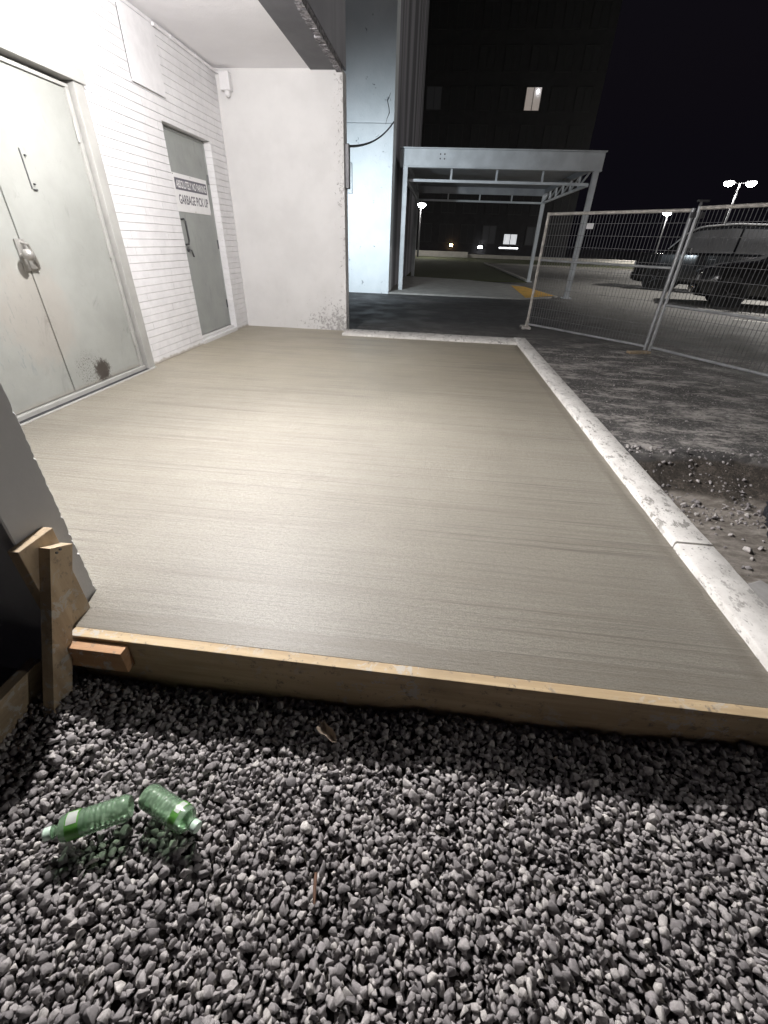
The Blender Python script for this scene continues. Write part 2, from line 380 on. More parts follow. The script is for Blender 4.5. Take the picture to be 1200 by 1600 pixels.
# bottle plastic, label, cap, leaf, bag
x = MT('green_plastic', 0.06, 0.0, 0.6)
t = x.t; out = t.nodes['Material Output']
x.col((0.42, 0.62, 0.42))
trn = x.n('ShaderNodeBsdfTransparent'); trn.inputs[0].default_value = (0.80, 0.95, 0.80, 1)
trl = x.n('ShaderNodeBsdfTranslucent'); trl.inputs[0].default_value = (0.62, 0.92, 0.60, 1)
m1 = x.n('ShaderNodeMixShader'); m1.inputs[0].default_value = 0.30; x.lk(x.b.outputs[0], m1.inputs[1]); x.lk(trl.outputs[0], m1.inputs[2])
m2 = x.n('ShaderNodeMixShader'); m2.inputs[0].default_value = 0.60; x.lk(m1.outputs[0], m2.inputs[1]); x.lk(trn.outputs[0], m2.inputs[2])
gl = x.n('ShaderNodeBsdfGlossy'); gl.inputs['Roughness'].default_value = 0.07
fz = x.n('ShaderNodeFresnel'); fz.inputs[0].default_value = 1.5
m3 = x.n('ShaderNodeMixShader'); x.lk(fz.outputs[0], m3.inputs[0]); x.lk(m2.outputs[0], m3.inputs[1]); x.lk(gl.outputs[0], m3.inputs[2])
bmp = x.n('ShaderNodeBump'); bmp.inputs['Strength'].default_value = 0.35; bmp.inputs['Distance'].default_value = 0.006
x.lk(x.noise(55, 3, vec=x.OBJ()), bmp.inputs['Height'])
for nd in (gl, x.b): x.lk(bmp.outputs[0], nd.inputs['Normal'])
x.lk(m3.outputs[0], out.inputs[0]); M['green_plastic'] = x.m
plain('label_green', (0.09, 0.25, 0.05), 0.3, bump=0, scale=40, var=0.3)
plain('label_white', (0.45, 0.47, 0.44), 0.35, bump=0, var=0.04)
plain('cap_plastic', (0.55, 0.70, 0.58), 0.35, bump=0)
plain('dry_leaf', (0.24, 0.19, 0.145), 0.8, scale=30, var=0.3)
plain('twig_bark', (0.16, 0.09, 0.06), 0.9, scale=40)
x = MT('bag_plastic', 0.5); x.col((0.022, 0.024, 0.030)); x.bump(x.noise(9, 4, 0.5, x.OBJ()), 0.5, 0.03); M['bag_plastic'] = x.m
plain('concrete_block', (0.33, 0.32, 0.31), 0.85, scale=14)
emis('bay_lamp_glow', (1.0, 0.96, 0.93), 30); emis('cool_lamp_glow', (0.8, 0.93, 1.0), 30)
emis('lot_lamp_glow', (1.0, 0.97, 0.93), 260)
emis('star_lamp_glow', (0.95, 0.97, 1.0), 60); emis('small_lamp_glow', (0.93, 0.95, 1.0), 9)
emis('amber_lamp_glow', (1.0, 0.62, 0.28), 60)
emis('lit_window_warm', (1.0, 0.80, 0.70), 0.16); emis('lit_window_cool', (0.92, 0.95, 1.0), 0.5)
emis('faint_window', (0.9, 0.9, 0.95), 0.005)
M['faint_window'].node_tree.nodes['Principled BSDF'].inputs['Base Color'].default_value = (0.03, 0.03, 0.034, 1)

# ------------------------------------------------------------------ mesh helpers
class MB:
    def __init__(s): s.v = []; s.f = []
    def add(s, vs, fs):
        o = len(s.v); s.v += [tuple(p) for p in vs]; s.f += [tuple(i+o for i in q) for q in fs]; return s
    def box(s, lo, hi, bev=0.0, mat=None):
        if bev <= 0:
            (a, b, c), (d, e, f) = lo, hi
            vs = [(a, b, c), (d, b, c), (d, e, c), (a, e, c), (a, b, f), (d, b, f), (d, e, f), (a, e, f)]
            fs = [(0, 3, 2, 1), (4, 5, 6, 7), (0, 1, 5, 4), (1, 2, 6, 5), (2, 3, 7, 6), (3, 0, 4, 7)]
        else:
            bm = bmesh.new(); bmesh.ops.create_cube(bm, size=1)
            for v in bm.verts: v.co = [lo[i]+(v.co[i]+0.5)*(hi[i]-lo[i]) for i in range(3)]
            bmesh.ops.bevel(bm, geom=bm.edges[:], offset=bev, segments=2, affect='EDGES', profile=0.5)
            bm.verts.index_update(); vs = [v.co[:] for v in bm.verts]; fs = [[v.index for v in f.verts] for f in bm.faces]; bm.free()
        if mat is not None: vs = [tuple(mat @ Vector(p)) for p in vs]
        return s.add(vs, fs)
    def hexa(s, c):   # 8 corners: bottom ring 4 then top ring 4
        return s.add(c, [(0, 3, 2, 1), (4, 5, 6, 7), (0, 1, 5, 4), (1, 2, 6, 5), (2, 3, 7, 6), (3, 0, 4, 7)])
    def bar(s, a, b, wx, wy=None, up=(0, 0, 1), bev=0.0):
        a = Vector(a); b = Vector(b); wy = wy or wx; d = (b-a); L = d.length; z = d.normalized()
        u = Vector(up)
        if abs(u.dot(z)) > 0.98: u = Vector((0, 1, 0))
        xx = u.cross(z).normalized(); yy = z.cross(xx)
        m = Matrix((xx, yy, z)).transposed().to_4x4(); m.translation = a
        return s.box((-wx/2, -wy/2, 0), (wx/2, wy/2, L), bev, m)
    def tube(s, pts, r, n=10, cap=True):
        pts = [Vector(p) for p in pts]; rs = r if isinstance(r, (list, tuple)) else [r]*len(pts)
        vs = []; fs = []; u = None
        for i, p in enumerate(pts):
            t = (pts[min(i+1, len(pts)-1)]-pts[max(i-1, 0)]).normalized()
            if u is None: u = t.orthogonal().normalized()
            u = (u-t*u.dot(t)).normalized(); v = t.cross(u)
            for k in range(n):
                a = 2*math.pi*k/n; vs.append(p+(u*math.cos(a)+v*math.sin(a))*rs[i])
        for i in range(len(pts)-1):
            for k in range(n):
                k2 = (k+1) % n; fs.append((i*n+k, i*n+k2, (i+1)*n+k2, (i+1)*n+k))
        if cap: fs += [tuple(range(n-1, -1, -1)), tuple((len(pts)-1)*n+k for k in range(n))]
        return s.add(vs, fs)
    def lathe(s, prof, n=24, mat=None, capa=True, capb=True, a0=0, a1=2*math.pi):
        full = abs(a1-a0-2*math.pi) < 1e-6; cnt = n if full else n+1
        vs = []; fs = []
        for r, z in prof:
            for k in range(cnt):
                a = a0+(a1-a0)*k/n; vs.append(Vector((r*math.cos(a), r*math.sin(a), z)))
        for i in range(len(prof)-1):
            for k in range(n):
                k2 = (k+1) % cnt; fs.append((i*cnt+k, i*cnt+k2, (i+1)*cnt+k2, (i+1)*cnt+k))
        if full and capa: fs.append(tuple(range(cnt-1, -1, -1)))
        if full and capb: fs.append(tuple((len(prof)-1)*cnt+k for k in range(cnt)))
        if mat is not None: vs = [mat @ p for p in vs]
        return s.add(vs, fs)
    def poly(s, pts, z0, z1):  # extruded polygon in XY
        n = len(pts); vs = [(x, y, z0) for x, y in pts]+[(x, y, z1) for x, y in pts]
        fs = [tuple(range(n-1, -1, -1)), tuple(range(n, 2*n))]+[(i, (i+1) % n, n+(i+1) % n, n+i) for i in range(n)]
        return s.add(vs, fs)
    def build(s, name, mat, parent=None, smooth=None, local=False):
        off = Vector((0, 0, 0))
        if parent is not None and not local:
            q = parent
            while q is not None: off += q.location; q = q.parent
        me = bpy.data.meshes.new(name)
        me.from_pydata([tuple(Vector(p)-off) for p in s.v], [], s.f); me.update()
        o = bpy.data.objects.new(name, me); COL.objects.link(o)
        me.materials.append(M[mat] if isinstance(mat, str) else mat)
        if parent is not None: o.parent = parent
        if smooth is not None:
            me.shade_smooth() if smooth >= 180 else me.shade_auto(smooth)
        return o
def _auto(me, ang):
    bm = bmesh.new(); bm.from_mesh(me)
    for f in bm.faces: f.smooth = True
    for e in bm.edges:
        if len(e.link_faces) == 2 and e.calc_face_angle(0) > R(ang): e.smooth = False
        elif len(e.link_faces) != 2: e.smooth = False
    bm.to_mesh(me); bm.free()
_ob = MB.build
def build(s, name, mat, parent=None, smooth=None, local=False):
    o = _ob(s, name, mat, parent, None, local)
    if smooth is not None: _auto(o.data, smooth)
    return o
MB.build = build
def tag(o, label, cat, group=None):
    o['label'] = label; o['category'] = cat
    if group: o['group'] = group
    return o
def thing(name, label, cat, loc=(0, 0, 0), group=None):
    o = bpy.data.objects.new(name, None); COL.objects.link(o); o.location = loc; o.empty_display_size = 0.1
    return tag(o, label, cat, group)
def struct(o): o['kind'] = 'structure'; return o
def stuff(o, label, cat): o['kind'] = 'stuff'; return tag(o, label, cat)
def copy_tree(o, parent=None):
    c = o.copy(); COL.objects.link(c); c.parent = parent
    for ch in [k for k in bpy.data.objects if k.parent == o]: copy_tree(ch, c)
    return c

G = -0.08   # outside ground level; slab top is 0
# ------------------------------------------------------------------ ground sheet with the trench
def axis(fine0, fine1, step, far):
    a = list(np.arange(fine0, fine1+1e-6, step)); s = step; lo = fine0; hi = fine1
    while lo > -far: s *= 1.6; lo -= s; a.insert(0, lo)
    s = step
    while hi < far: s *= 1.6; hi += s; a.append(hi)
    return np.array(a)
xs = axis(-1.6, 4.6, 0.05, 1500); ys = axis(-0.6, 4.2, 0.05, 1500)
gx, gy = np.meshgrid(xs, ys)
def vnoise(x, y, s, seed):
    r = np.random.default_rng(seed); T = r.random((64, 64))
    u = x*s; v = y*s; i = np.floor(u).astype(int); j = np.floor(v).astype(int); fu = u-i; fv = v-j
    fu = fu*fu*(3-2*fu); fv = fv*fv*(3-2*fv)
    a = T[i % 64, j % 64]; b = T[(i+1) % 64, j % 64]; c = T[i % 64, (j+1) % 64]; d = T[(i+1) % 64, (j+1) % 64]
    return (a*(1-fu)+b*fu)*(1-fv)+(c*(1-fu)+d*fu)*fv-0.5
top = 3.06+0.16*vnoise(gx, gy*0, 1.3, 1)+0.10*vnoise(gx, gy*0, 4, 2)
bot = 2.56+0.14*vnoise(gx, gy*0, 1.6, 3)+0.08*vnoise(gx, gy*0, 5, 4)
t = np.clip((top-gy)/(top-bot), 0, 1)
near = (np.abs(gx) < 5.5) & (gy < 4.2) & (gy > -3)
drop = (1-(1-t)**2)
gz = G-0.20*drop+np.where(near, 0.010*vnoise(gx, gy, 3, 5)+0.006*vnoise(gx, gy, 9, 6), 0)
slope = (t > 0.02) & (t < 0.98)
gz += np.where(slope & near, 0.045*vnoise(gx, gy, 8, 8)+0.025*vnoise(gx, gy, 17, 9), 0)
gz += np.where((gx < -1.2), 0, 0)
nx, ny = len(xs), len(ys)
mb = MB(); mb.v = list(zip(gx.ravel().tolist(), gy.ravel().tolist(), gz.ravel().tolist()))
mb.f = [(j*nx+i, j*nx+i+1, (j+1)*nx+i+1, (j+1)*nx+i) for j in range(ny-1) for i in range(nx-1)]
struct(mb.build('ground', 'asphalt', None, 60))
def ground_z(px, py):
    i = np.searchsorted(xs, px)-1; j = np.searchsorted(ys, py)-1
    return float(gz[j, i])

# ------------------------------------------------------------------ building with the bay
WX = -2.85
BY = 6.72          # face of the wing wall at the back
CZ = 2.81
COURSE = 0.0646
bld = thing('service_building', 'white painted brick building corner with an open covered bay and two steel doors', 'building', (-2.85, 3.8, 0))
def bricks(mb, org, ua, va, na, L, H, v0=0.0, jit=0.0012):
    """frustum bricks on a plane; origin, along axis, up axis, normal"""
    org = Vector(org); ua = Vector(ua); va = Vector(va); na = Vector(na)
    k0 = int(math.floor(v0/COURSE)); v = k0*COURSE; k = k0
    while v < v0+H-1e-4:
        a = max(v, v0); b = min(v+COURSE, v0+H)
        u = -(0.0 if k % 2 else 0.105)-0.02*((k*7) % 3)/3; cdx = rng.uniform(-1, 1)*jit
        lj = False
        while u < L:
            a0 = max(0, u); a1 = min(L, u+0.21)
            rj = rng.random() < 0.16
            if a1-a0 > 0.002:
                dd = cdx+rng.uniform(-1, 1)*jit*0.7
                il = 0.002 if (lj and a0 > 0) else 0.0; ir = 0.002 if (rj and a1 < L) else 0.0
                g = 0.0026
                q = [org+ua*a0+va*a, org+ua*a1+va*a, org+ua*a1+va*b, org+ua*a0+va*b]
                q = [p-na*0.005 for p in q]
                qf = [org+ua*(a0+il)+va*(a+g), org+ua*(a1-ir)+va*(a+g), org+ua*(a1-ir)+va*(b-g), org+ua*(a0+il)+va*(b-g)]
                qf = [p+na*(0.005+dd) for p in qf]
                mb.add(q+qf, [(4, 5, 6, 7), (0, 1, 5, 4), (1, 2, 6, 5), (2, 3, 7, 6), (3, 0, 4, 7)])
            lj = rj; u += 0.21
        v += COURSE; k += 1
D1A, D1B, D1T = 2.06, 4.14, 2.16
D2A, D2B, D2T = 5.27, 6.31, 2.085
bw = MB()
for (a, b, z0, z1) in ((1.05, D1A, 0, CZ), (D1A, D1B, D1T-0.03, CZ), (D1B, D2A, 0, CZ), (D2A, D2B, D2T, CZ), (D2B, BY, 0, CZ)):
    bricks(bw, (WX, a, 0), (0, 1, 0), (0, 0, 1), (1, 0, 0), b-a, z1-z0, z0)
# jamb of the second door opening
bricks(bw, (WX-0.12, D2B, 0), (1, 0, 0), (0, 0, 1), (0, -1, 0), 0.115, D2T, 0)
bricks(bw, (WX-0.0, D2A, 0), (-1, 0, 0), (0, 0, 1), (0, 1, 0), 0.115, D2T, 0)
# backing
for (a, b, z0, z1) in ((1.05, D1A, -0.3, CZ), (D1A, D1B, D1T-0.02, CZ), (D1B, D2A-0.004, -0.3, CZ), (D2A-0.004, D2B+0.004, D2T+0.004, CZ), (D2B+0.004, BY+0.2, -0.3, CZ)):
    bw.box((WX-0.25, a, z0), (WX-0.004, b, z1))
bw.build('brick_wall', 'white_brick', bld)
MB().box((WX-0.25, 1.0, CZ), (-1.50, BY+0.02, CZ+0.2)).build('ceiling', 'white_ceiling', bld)
MB().box((-1.69, 0.90, CZ-0.012), (-1.33, BY-0.003, CZ+0.25), 0.004).build('soffit', 'grey_soffit', bld)
# flashing along the soffit edge
mb = MB()
n = 60; prev = None
for i in range(n):
    y0 = 0.9+(BY-0.9-0.004)*i/n; y1 = 0.9+(BY-0.9-0.004)*(i+1)/n
    d = rng.uniform(0.012, 0.035)
    mb.box((-1.36-d, y0, CZ-0.02-rng.uniform(0, 0.012)), (-1.312, y1+0.001, CZ+0.03))
mb.build('flashing', 'rusty_flashing', bld)
MB().box((-3.2, 0.86, CZ+0.04), (-1.314, BY+0.24, 12)).build('upper_wall', 'grey_wall_paint', bld)
# wing walls with ragged vertical edges
def wing(name, x0, x1, y0, y1, z0, z1, mat, chip_edges):
    mb = MB(); N = int((z1-z0)/0.007); r2 = random.Random(9)
    rows = []
    for i in range(N+1):
        z = z0+(z1-z0)*i/N
        c = [0.004, 0.004]
        for k in (0, 1):
            if chip_edges[k]:
                lowf = 1.0 if z < 0.62 else 0.35; c[k] = 0.002+lowf*abs(r2.gauss(0.0, 0.0024))+(r2.uniform(0, 0.007) if r2.random() < 0.05*chip_edges[k] else 0)
        # plan outline: x0,y0 -> x1 (chamfer c0) -> y1 (chamfer c1) -> x0,y1
        ring = [(x0, y0, z), (x1-c[0], y0, z), (x1, y0+c[0], z), (x1, y1-c[1], z), (x1-c[1], y1, z), (x0, y1, z)]
        rows.append(ring)
    vs = [p for r in rows for p in r]; fs = []
    for i in range(N):
        for k in range(6):
            k2 = (k+1) % 6; fs.append((i*6+k, i*6+k2, (i+1)*6+k2, (i+1)*6+k))
    fs += [tuple(range(5, -1, -1)), tuple(N*6+k for k in range(6))]
    return mb.add(vs, fs).build(name, mat, bld)
wing('wing_wall', WX, -1.31, BY, BY+0.22, -0.3, CZ, 'white_render', (1, 0))
render_mat('pillar_paint', (0.40, 0.40, 0.405), (0.47, 0.47, 0.475), False)
wing('wing_wall', WX, -1.19, 0.874, 1.057, -0.35, CZ, 'pillar_paint', (0, 3))
# wall behind the bay up to the column (hidden recess)
MB().box((-3.35, BY+0.2, -0.3), (-3.05, 13.2, 12)).build('recess_wall', 'grey_wall_paint', bld)
# metal cover panel
p = MB().box((WX+0.022, 4.865, 2.272), (WX+0.028, 5.405, 2.752), 0.002).build('cover_panel', 'white_metal', bld)
MB().box((WX+0.002, 4.885, 2.29), (WX+0.0215, 5.39, 2.74)).build('panel_gap_shade', 'dark_gap', p)  # dark block standing for the shaded hollow behind the panel
# conduit and junction box
cp = MB().tube([(WX+0.02, 5.41, 2.775), (WX+0.02, 6.60, 2.775), (WX+0.05, 6.68, 2.765), (WX+0.14, 6.695, 2.755)], 0.014, 10).build('conduit', 'white_metal', bld, 50)
jb = MB().box((WX+0.085, 6.615, 2.60), (WX+0.205, 6.715, 2.765), 0.01).build('junction_box', 'white_metal', bld)
MB().lathe([(0.034, 0), (0.034, -0.03), (0.026, -0.045), (0.006, -0.055)], 16, Matrix.Translation((WX+0.15, 6.665, 2.60))).build('photocell', 'white_metal', jb, 40)
for yy in (5.7, 6.2): MB().box((WX+0.001, yy-0.012, 2.758), (WX+0.037, yy+0.012, 2.793), 0.003).build('conduit_clip', 'white_metal', cp)

# ---- big double door
dd = bpy.data.objects.new('double_door', None); COL.objects.link(dd); dd.parent = bld
dd['label'] = 'scuffed pale grey double steel door with a rust stain near the foot'
dd.location = Vector((WX, 3.1, 0))-bld.location
fr = MB()
fr.box((WX-0.06, D1A, 0.0), (WX+0.045, D1A+0.11, 2.075), 0.004)
fr.box((WX-0.06, D1B-0.11, 0.0), (WX+0.045, D1B, 2.075), 0.004)
fr.box((WX-0.06, D1A-0.02, 2.078), (WX+0.062, D1B+0.02, 2.165), 0.004)
fr.box((WX-0.1, D1A+0.133, 0.03), (WX+0.012, D1A+0.163, 2.03), 0.003)
fr.box((WX-0.1, D1B-0.168, 0.03), (WX+0.012, D1B-0.136, 2.03), 0.003)
fr.box((WX-0.1, D1A+0.133, 2.03), (WX+0.012, D1B-0.136, 2.052), 0.003)
fr.build('door_frame', 'frame_paint', dd)
MB().box((WX-0.2, D1A+0.01, 0.0), (WX-0.06, D1B-0.01, 2.10)).build('frame_gap_shade', 'dark_gap', dd)  # dark block that gives the jamb gap its shadow
LF = WX-0.006
lA = MB().box((LF-0.045, D1A+0.166, 0.045), (LF, 3.098, 2.026), 0.004).build('door_leaf', 'door_paint_pale', dd)
lB = MB().box((LF-0.045, 3.106, 0.045), (LF+0.002, D1B-0.171, 2.026), 0.004).build('door_leaf', 'door_paint_pale', dd)
sl = MB().box((WX-0.1, D1A+0.112, 0.004), (WX+0.02, D1B-0.115, 0.040), 0.004)
sl.box((WX-0.01, D1A+0.05, -0.02), (WX+0.075, D1B-0.02, 0.006), 0.002)
sl.build('threshold', 'frame_paint', dd)
MB().box((WX+0.021, D1A+0.112, 0.0062), (WX+0.055, D1B-0.116, 0.0085)).build('drain_strip', 'dark_gap', dd)
for z in (0.30, 1.02, 1.78):
    MB().tube([(LF+0.012, D1B-0.168, z-0.06), (LF+0.012, D1B-0.168, z+0.06)], 0.011, 10).build('hinge', 'frame_paint', dd, 40)
mb = MB().box((LF+0.003, 3.352, 1.38), (LF+0.006, 3.362, 1.60), 0.001)
mb.box((LF+0.003, 3.364, 1.374), (LF+0.012, 3.40, 1.383), 0.002)
for z in (1.41, 1.565): mb.lathe([(0.006, 0), (0.006, 0.012)], 8, Matrix.Translation((LF+0.004, 3.385, z)) @ Matrix.Rotation(R(90), 4, 'Y'))
mb.build('kick_bracket', 'dark_steel', dd)
# latch: hasp plate, bow and ball knob
mb = MB().box((LF+0.003, 3.045, 0.90), (LF+0.014, 3.125, 1.09), 0.004)
mb.box((LF+0.012, 3.085, 0.91), (LF+0.030, 3.16, 1.02), 0.006)
mb.tube([(LF+0.01, 3.09, 1.07), (LF+0.05, 3.10, 1.06), (LF+0.055, 3.12, 0.98), (LF+0.03, 3.15, 0.92), (LF+0.012, 3.15, 0.905)], 0.010, 8)
mb.tube([(LF+0.01, 3.06, 0.99), (LF+0.06, 3.04, 1.0)], 0.013, 10)
mb.lathe([(0.002, -0.036), (0.020, -0.031), (0.032, -0.015), (0.036, 0), (0.032, 0.015), (0.020, 0.031), (0.002, 0.036)], 18, Matrix.Translation((LF+0.085, 3.035, 1.0)))
mb.build('door_latch', 'worn_steel', dd, 40)

# ---- single door
sd = bpy.data.objects.new('single_door', None); COL.objects.link(sd); sd.parent = bld
sd['label'] = 'plain grey steel door set back in the white brick'
sd.location = Vector((WX, 5.77, 0))-bld.location
DX = WX-0.085
MB().box((DX-0.045, D2A+0.012, 0.075), (DX, D2B-0.035, D2T-0.028), 0.003).build('door_leaf', 'door_paint_grey', sd)
mb = MB().box((DX-0.03, D2B-0.033, 0.03), (DX+0.006, D2B-0.006, D2T-0.004), 0.003)
mb.box((DX-0.03, D2A+0.004, D2T-0.026), (DX+0.006, D2B-0.034, D2T-0.003), 0.003)
mb.box((WX-0.2, D2A, 0), (DX-0.05, D2B, D2T))
mb.build('door_frame', 'door_paint_grey', sd)
mb = MB().box((DX-0.06, D2A+0.002, -0.1), (WX+0.012, D2B-0.002, 0.04), 0.006)
mb.box((DX-0.02, D2A+0.012, 0.0405), (DX+0.045, D2B-0.012, 0.066), 0.004)
mb.build('threshold', 'white_render', sd)
mb = MB().tube([(DX+0.002, 5.45, 1.29), (DX+0.04, 5.45, 1.295), (DX+0.05, 5.45, 1.27), (DX+0.05, 5.455, 1.09), (DX+0.04, 5.455, 1.055), (DX+0.002, 5.455, 1.05)], 0.010, 8)
mb.lathe([(0.022, 0), (0.022, 0.012), (0.012, 0.02)], 14, Matrix.Translation((DX+0.001, 5.48, 1.0)) @ Matrix.Rotation(R(90), 4, 'Y'))
mb.tube([(DX+0.02, 5.48, 1.0), (DX+0.045, 5.48, 0.995), (DX+0.048, 5.51, 0.93)], 0.009, 8)
mb.build('door_handle', 'dark_steel', sd, 40)
for z in (0.35, 1.05, 1.72): MB().tube([(DX+0.008, D2B-0.034, z-0.05), (DX+0.008, D2B-0.034, z+0.05)], 0.009, 8).build('hinge', 'dark_steel', sd, 40)

# ---- sign on the single door
sg = thing('door_sign', 'white parking ban and garbage pick up sign on the grey single door', 'sign', (DX+0.004, 5.66, 1.36))
SY0, SY1, SZ0, SZ1 = 5.415, 6.215, 1.362, 1.708
MB().box((DX+0.0015, SY0, SZ0), (DX+0.0055, SY1, SZ1), 0.0008).build('sign_panel', 'sign_white', sg)
MB().box((DX+0.0056, SY0+0.045, 1.562), (DX+0.0062, SY1-0.025, 1.668)).build('sign_band', 'sign_dark', sg)
def text(s, y0, y1, z0, z1, x, mat, name, parent, bold=0.015):
    cu = bpy.data.curves.new('tmp', 'FONT'); cu.body = s; cu.size = 1.0; cu.extrude = 0.0; cu.offset = bold; cu.fill_mode = 'BOTH'
    o = bpy.data.objects.new('tmp', cu); COL.objects.link(o)
    dg = bpy.context.evaluated_depsgraph_get(); me = bpy.data.meshes.new_from_object(o.evaluated_get(dg))
    bpy.data.objects.remove(o); bpy.data.curves.remove(cu)
    co = np.array([v.co[:] for v in me.vertices]); lo = co.min(0); hi = co.max(0)
    q = parent; off = Vector((0, 0, 0))
    while q is not None: off += q.location; q = q.parent
    for v, c in zip(me.vertices, co):
        u = (c[0]-lo[0])/(hi[0]-lo[0]); t_ = (c[1]-lo[1])/(hi[1]-lo[1])
        v.co = Vector((x, y0+(y1-y0)*u, z0+(z1-z0)*t_))-off
    o = bpy.data.objects.new(name, me); COL.objects.link(o); o.parent = parent
    me.materials.clear(); me.materials.append(M[mat]); return o
text('ABSOLUTELY NO PARKING', SY0+0.068, SY1-0.045, 1.580, 1.650, DX+0.0068, 'sign_white', 'sign_lettering', sg, 0.02)
text('GARBAGE PICK UP', SY0+0.075, SY1-0.04, 1.435, 1.522, DX+0.0062, 'sign_dark', 'sign_lettering', sg, 0.022)
for (yy, zz) in ((SY0+0.03, 1.695), (5.82, 1.695), (5.82, 1.374), (SY1-0.02, 1.374)):
    MB().lathe([(0.006, 0), (0.004, 0.003)], 8, Matrix.Translation((DX+0.0055, yy, zz)) @ Matrix.Rotation(R(90), 4, 'Y')).build('sign_screw', 'worn_steel', sg)

# ---- ceiling lamp of the bay (just outside the picture)
LX, LY, LZ = -1.42, 2.95, 2.47
cl = thing('ceiling_lamp', 'round white lamp on the ceiling of the covered bay', 'lamp', (LX, LY, CZ))
MB().lathe([(0.11, 0), (0.12, -0.03), (0.11, -0.05)], 28, Matrix.Translation((LX, LY, CZ-0.001))).build('lamp_housing', 'white_metal', cl, 40)
MB().lathe([(0.10, 0), (0.10, -0.10), (0.085, -0.16), (0.05, -0.19), (0.01, -0.20)], 28, Matrix.Translation((LX, LY, CZ-0.052))).build('lamp_lens', 'bay_lamp_glow', cl, 60)
def lamp(name, kind, loc, power, color, radius, parent=None):
    l = bpy.data.lights.new(name, kind); l.energy = power; l.color = color; l.shadow_soft_size = radius
    o = bpy.data.objects.new(name, l); COL.objects.link(o)
    if parent is not None:
        o.parent = parent; o.location = Vector(loc)-parent.location
    else: o.location = loc
    return o
lamp('bay_light', 'POINT', (LX, LY, LZ), P_BAY, (1.0, 0.972, 0.962), 0.045, cl)
fl_ = lamp('bay_fill', 'SPOT', (LX, LY, LZ), P_BAY_FRONT, (1.0, 0.972, 0.962), 0.045, cl)  # extra spot added at the lamp to brighten gravel and slab front
fl_.data.spot_size = R(120); fl_.data.spot_blend = 1.0
fl_.rotation_euler = (Vector((0.15, 0.95, -0.1))-Vector((LX, LY, LZ))).to_track_quat('-Z', 'Y').to_euler()

# ------------------------------------------------------------------ slab, kerb, forms
mb = MB()
pts = [(-1.145, 0.882), (1.195, 0.882), (1.195, 6.30), (1.13, 6.36), (-1.30, 6.36), (-1.31, BY-0.001), (WX+0.002, BY-0.001), (WX+0.002, 1.06), (-1.19, 1.06)]
mb.poly(pts, -0.30, 0.0)
struct(mb.build('pavement', 'wet_concrete'))
# kerb: L shape with a joint, rough arris
kb = thing('concrete_kerb', 'pale mortar-splashed concrete kerb round the far and right sides of the slab', 'kerb', (1.28, 3.5, G))
def kerb_run(p0, p1, wid, side, z0, z1, joints, jit, name):
    """rounded-top strip along p0->p1; wid measured to 'side'"""
    p0 = Vector(p0); p1 = Vector(p1); d = (p1-p0); L = d.length; d.normalize(); s = Vector((d.y, -d.x, 0))*side
    stn = sorted(set([round(L*i/max(8, int(L/0.05)), 4) for i in range(max(8, int(L/0.05))+1)]+[j+e for j in joints for e in (-0.006, -0.0045, 0.0045, 0.006)]))
    r3 = random.Random(5); rows = []
    for u in stn:
        g = any(abs(u-j) < 0.005 for j in joints)
        c = 0.002+abs(r3.gauss(0, jit)); e = abs(r3.gauss(0, jit*0.5)); zt = z1+r3.gauss(0, 0.0008)
        if g: zt -= 0.008; c = 0.014
        prof = [(0.0+e, z0), (0.0+e, zt-0.006-c*0.5), (0.005+c, zt), (wid-0.006-c*0.6, zt), (wid+e, zt-0.007-c*0.4), (wid+e, z0)]
        if g: prof = [(q[0]+(0.006 if q[0] < wid/2 else -0.006), q[1]) for q in prof]
        rows.append([p0+d*u+s*a+Vector((0, 0, z)) for a, z in prof])
    k = 6; vs = [q for r in rows for q in r]; fs = []
    for i in range(len(rows)-1):
        for a in range(k-1):
            f = (i*k+a, (i+1)*k+a, (i+1)*k+a+1, i*k+a+1); fs.append(f if side > 0 else f[::-1])
    fs += [tuple(range(k)), tuple((len(rows)-1)*k+a for a in range(k-1, -1, -1))]
    return MB().add(vs, fs).build(name, 'kerb_concrete', kb, 50)
kerb_run((1.19, 0.85, 0), (1.165, 6.73, 0), 0.172, 1, -0.42, 0.032, [0.845, 3.4], 0.0022, 'kerb_side')
kerb_run((-1.305, 6.335, 0), (1.163, 6.335, 0), 0.385, -1, -0.42, 0.030, [1.2], 0.0022, 'kerb_back')

fb = MB().box((-1.135, 0.842, -0.30), (1.75, 0.8795, 0.002), 0.002)
tag(fb.build('form_board', 'form_timber'), 'long timber form board along the front edge of the wet slab', 'board')
mb = MB().box((-1.128, 0.802, -0.105), (-0.925, 0.8405, -0.012), 0.002, Matrix.Translation((0, 0, 0)))
tag(mb.build('wood_block', 'block_timber'), 'short reddish wood offcut nailed to the left end of the front form board', 'board')
mb = MB().box((-1.187, 0.842, -0.28), (-1.150, 0.972, 0.352), 0.002)
tag(mb.build('wood_plank', 'stake_timber'), 'upright plank against the wall end, standing behind the leaning wood brace', 'board')
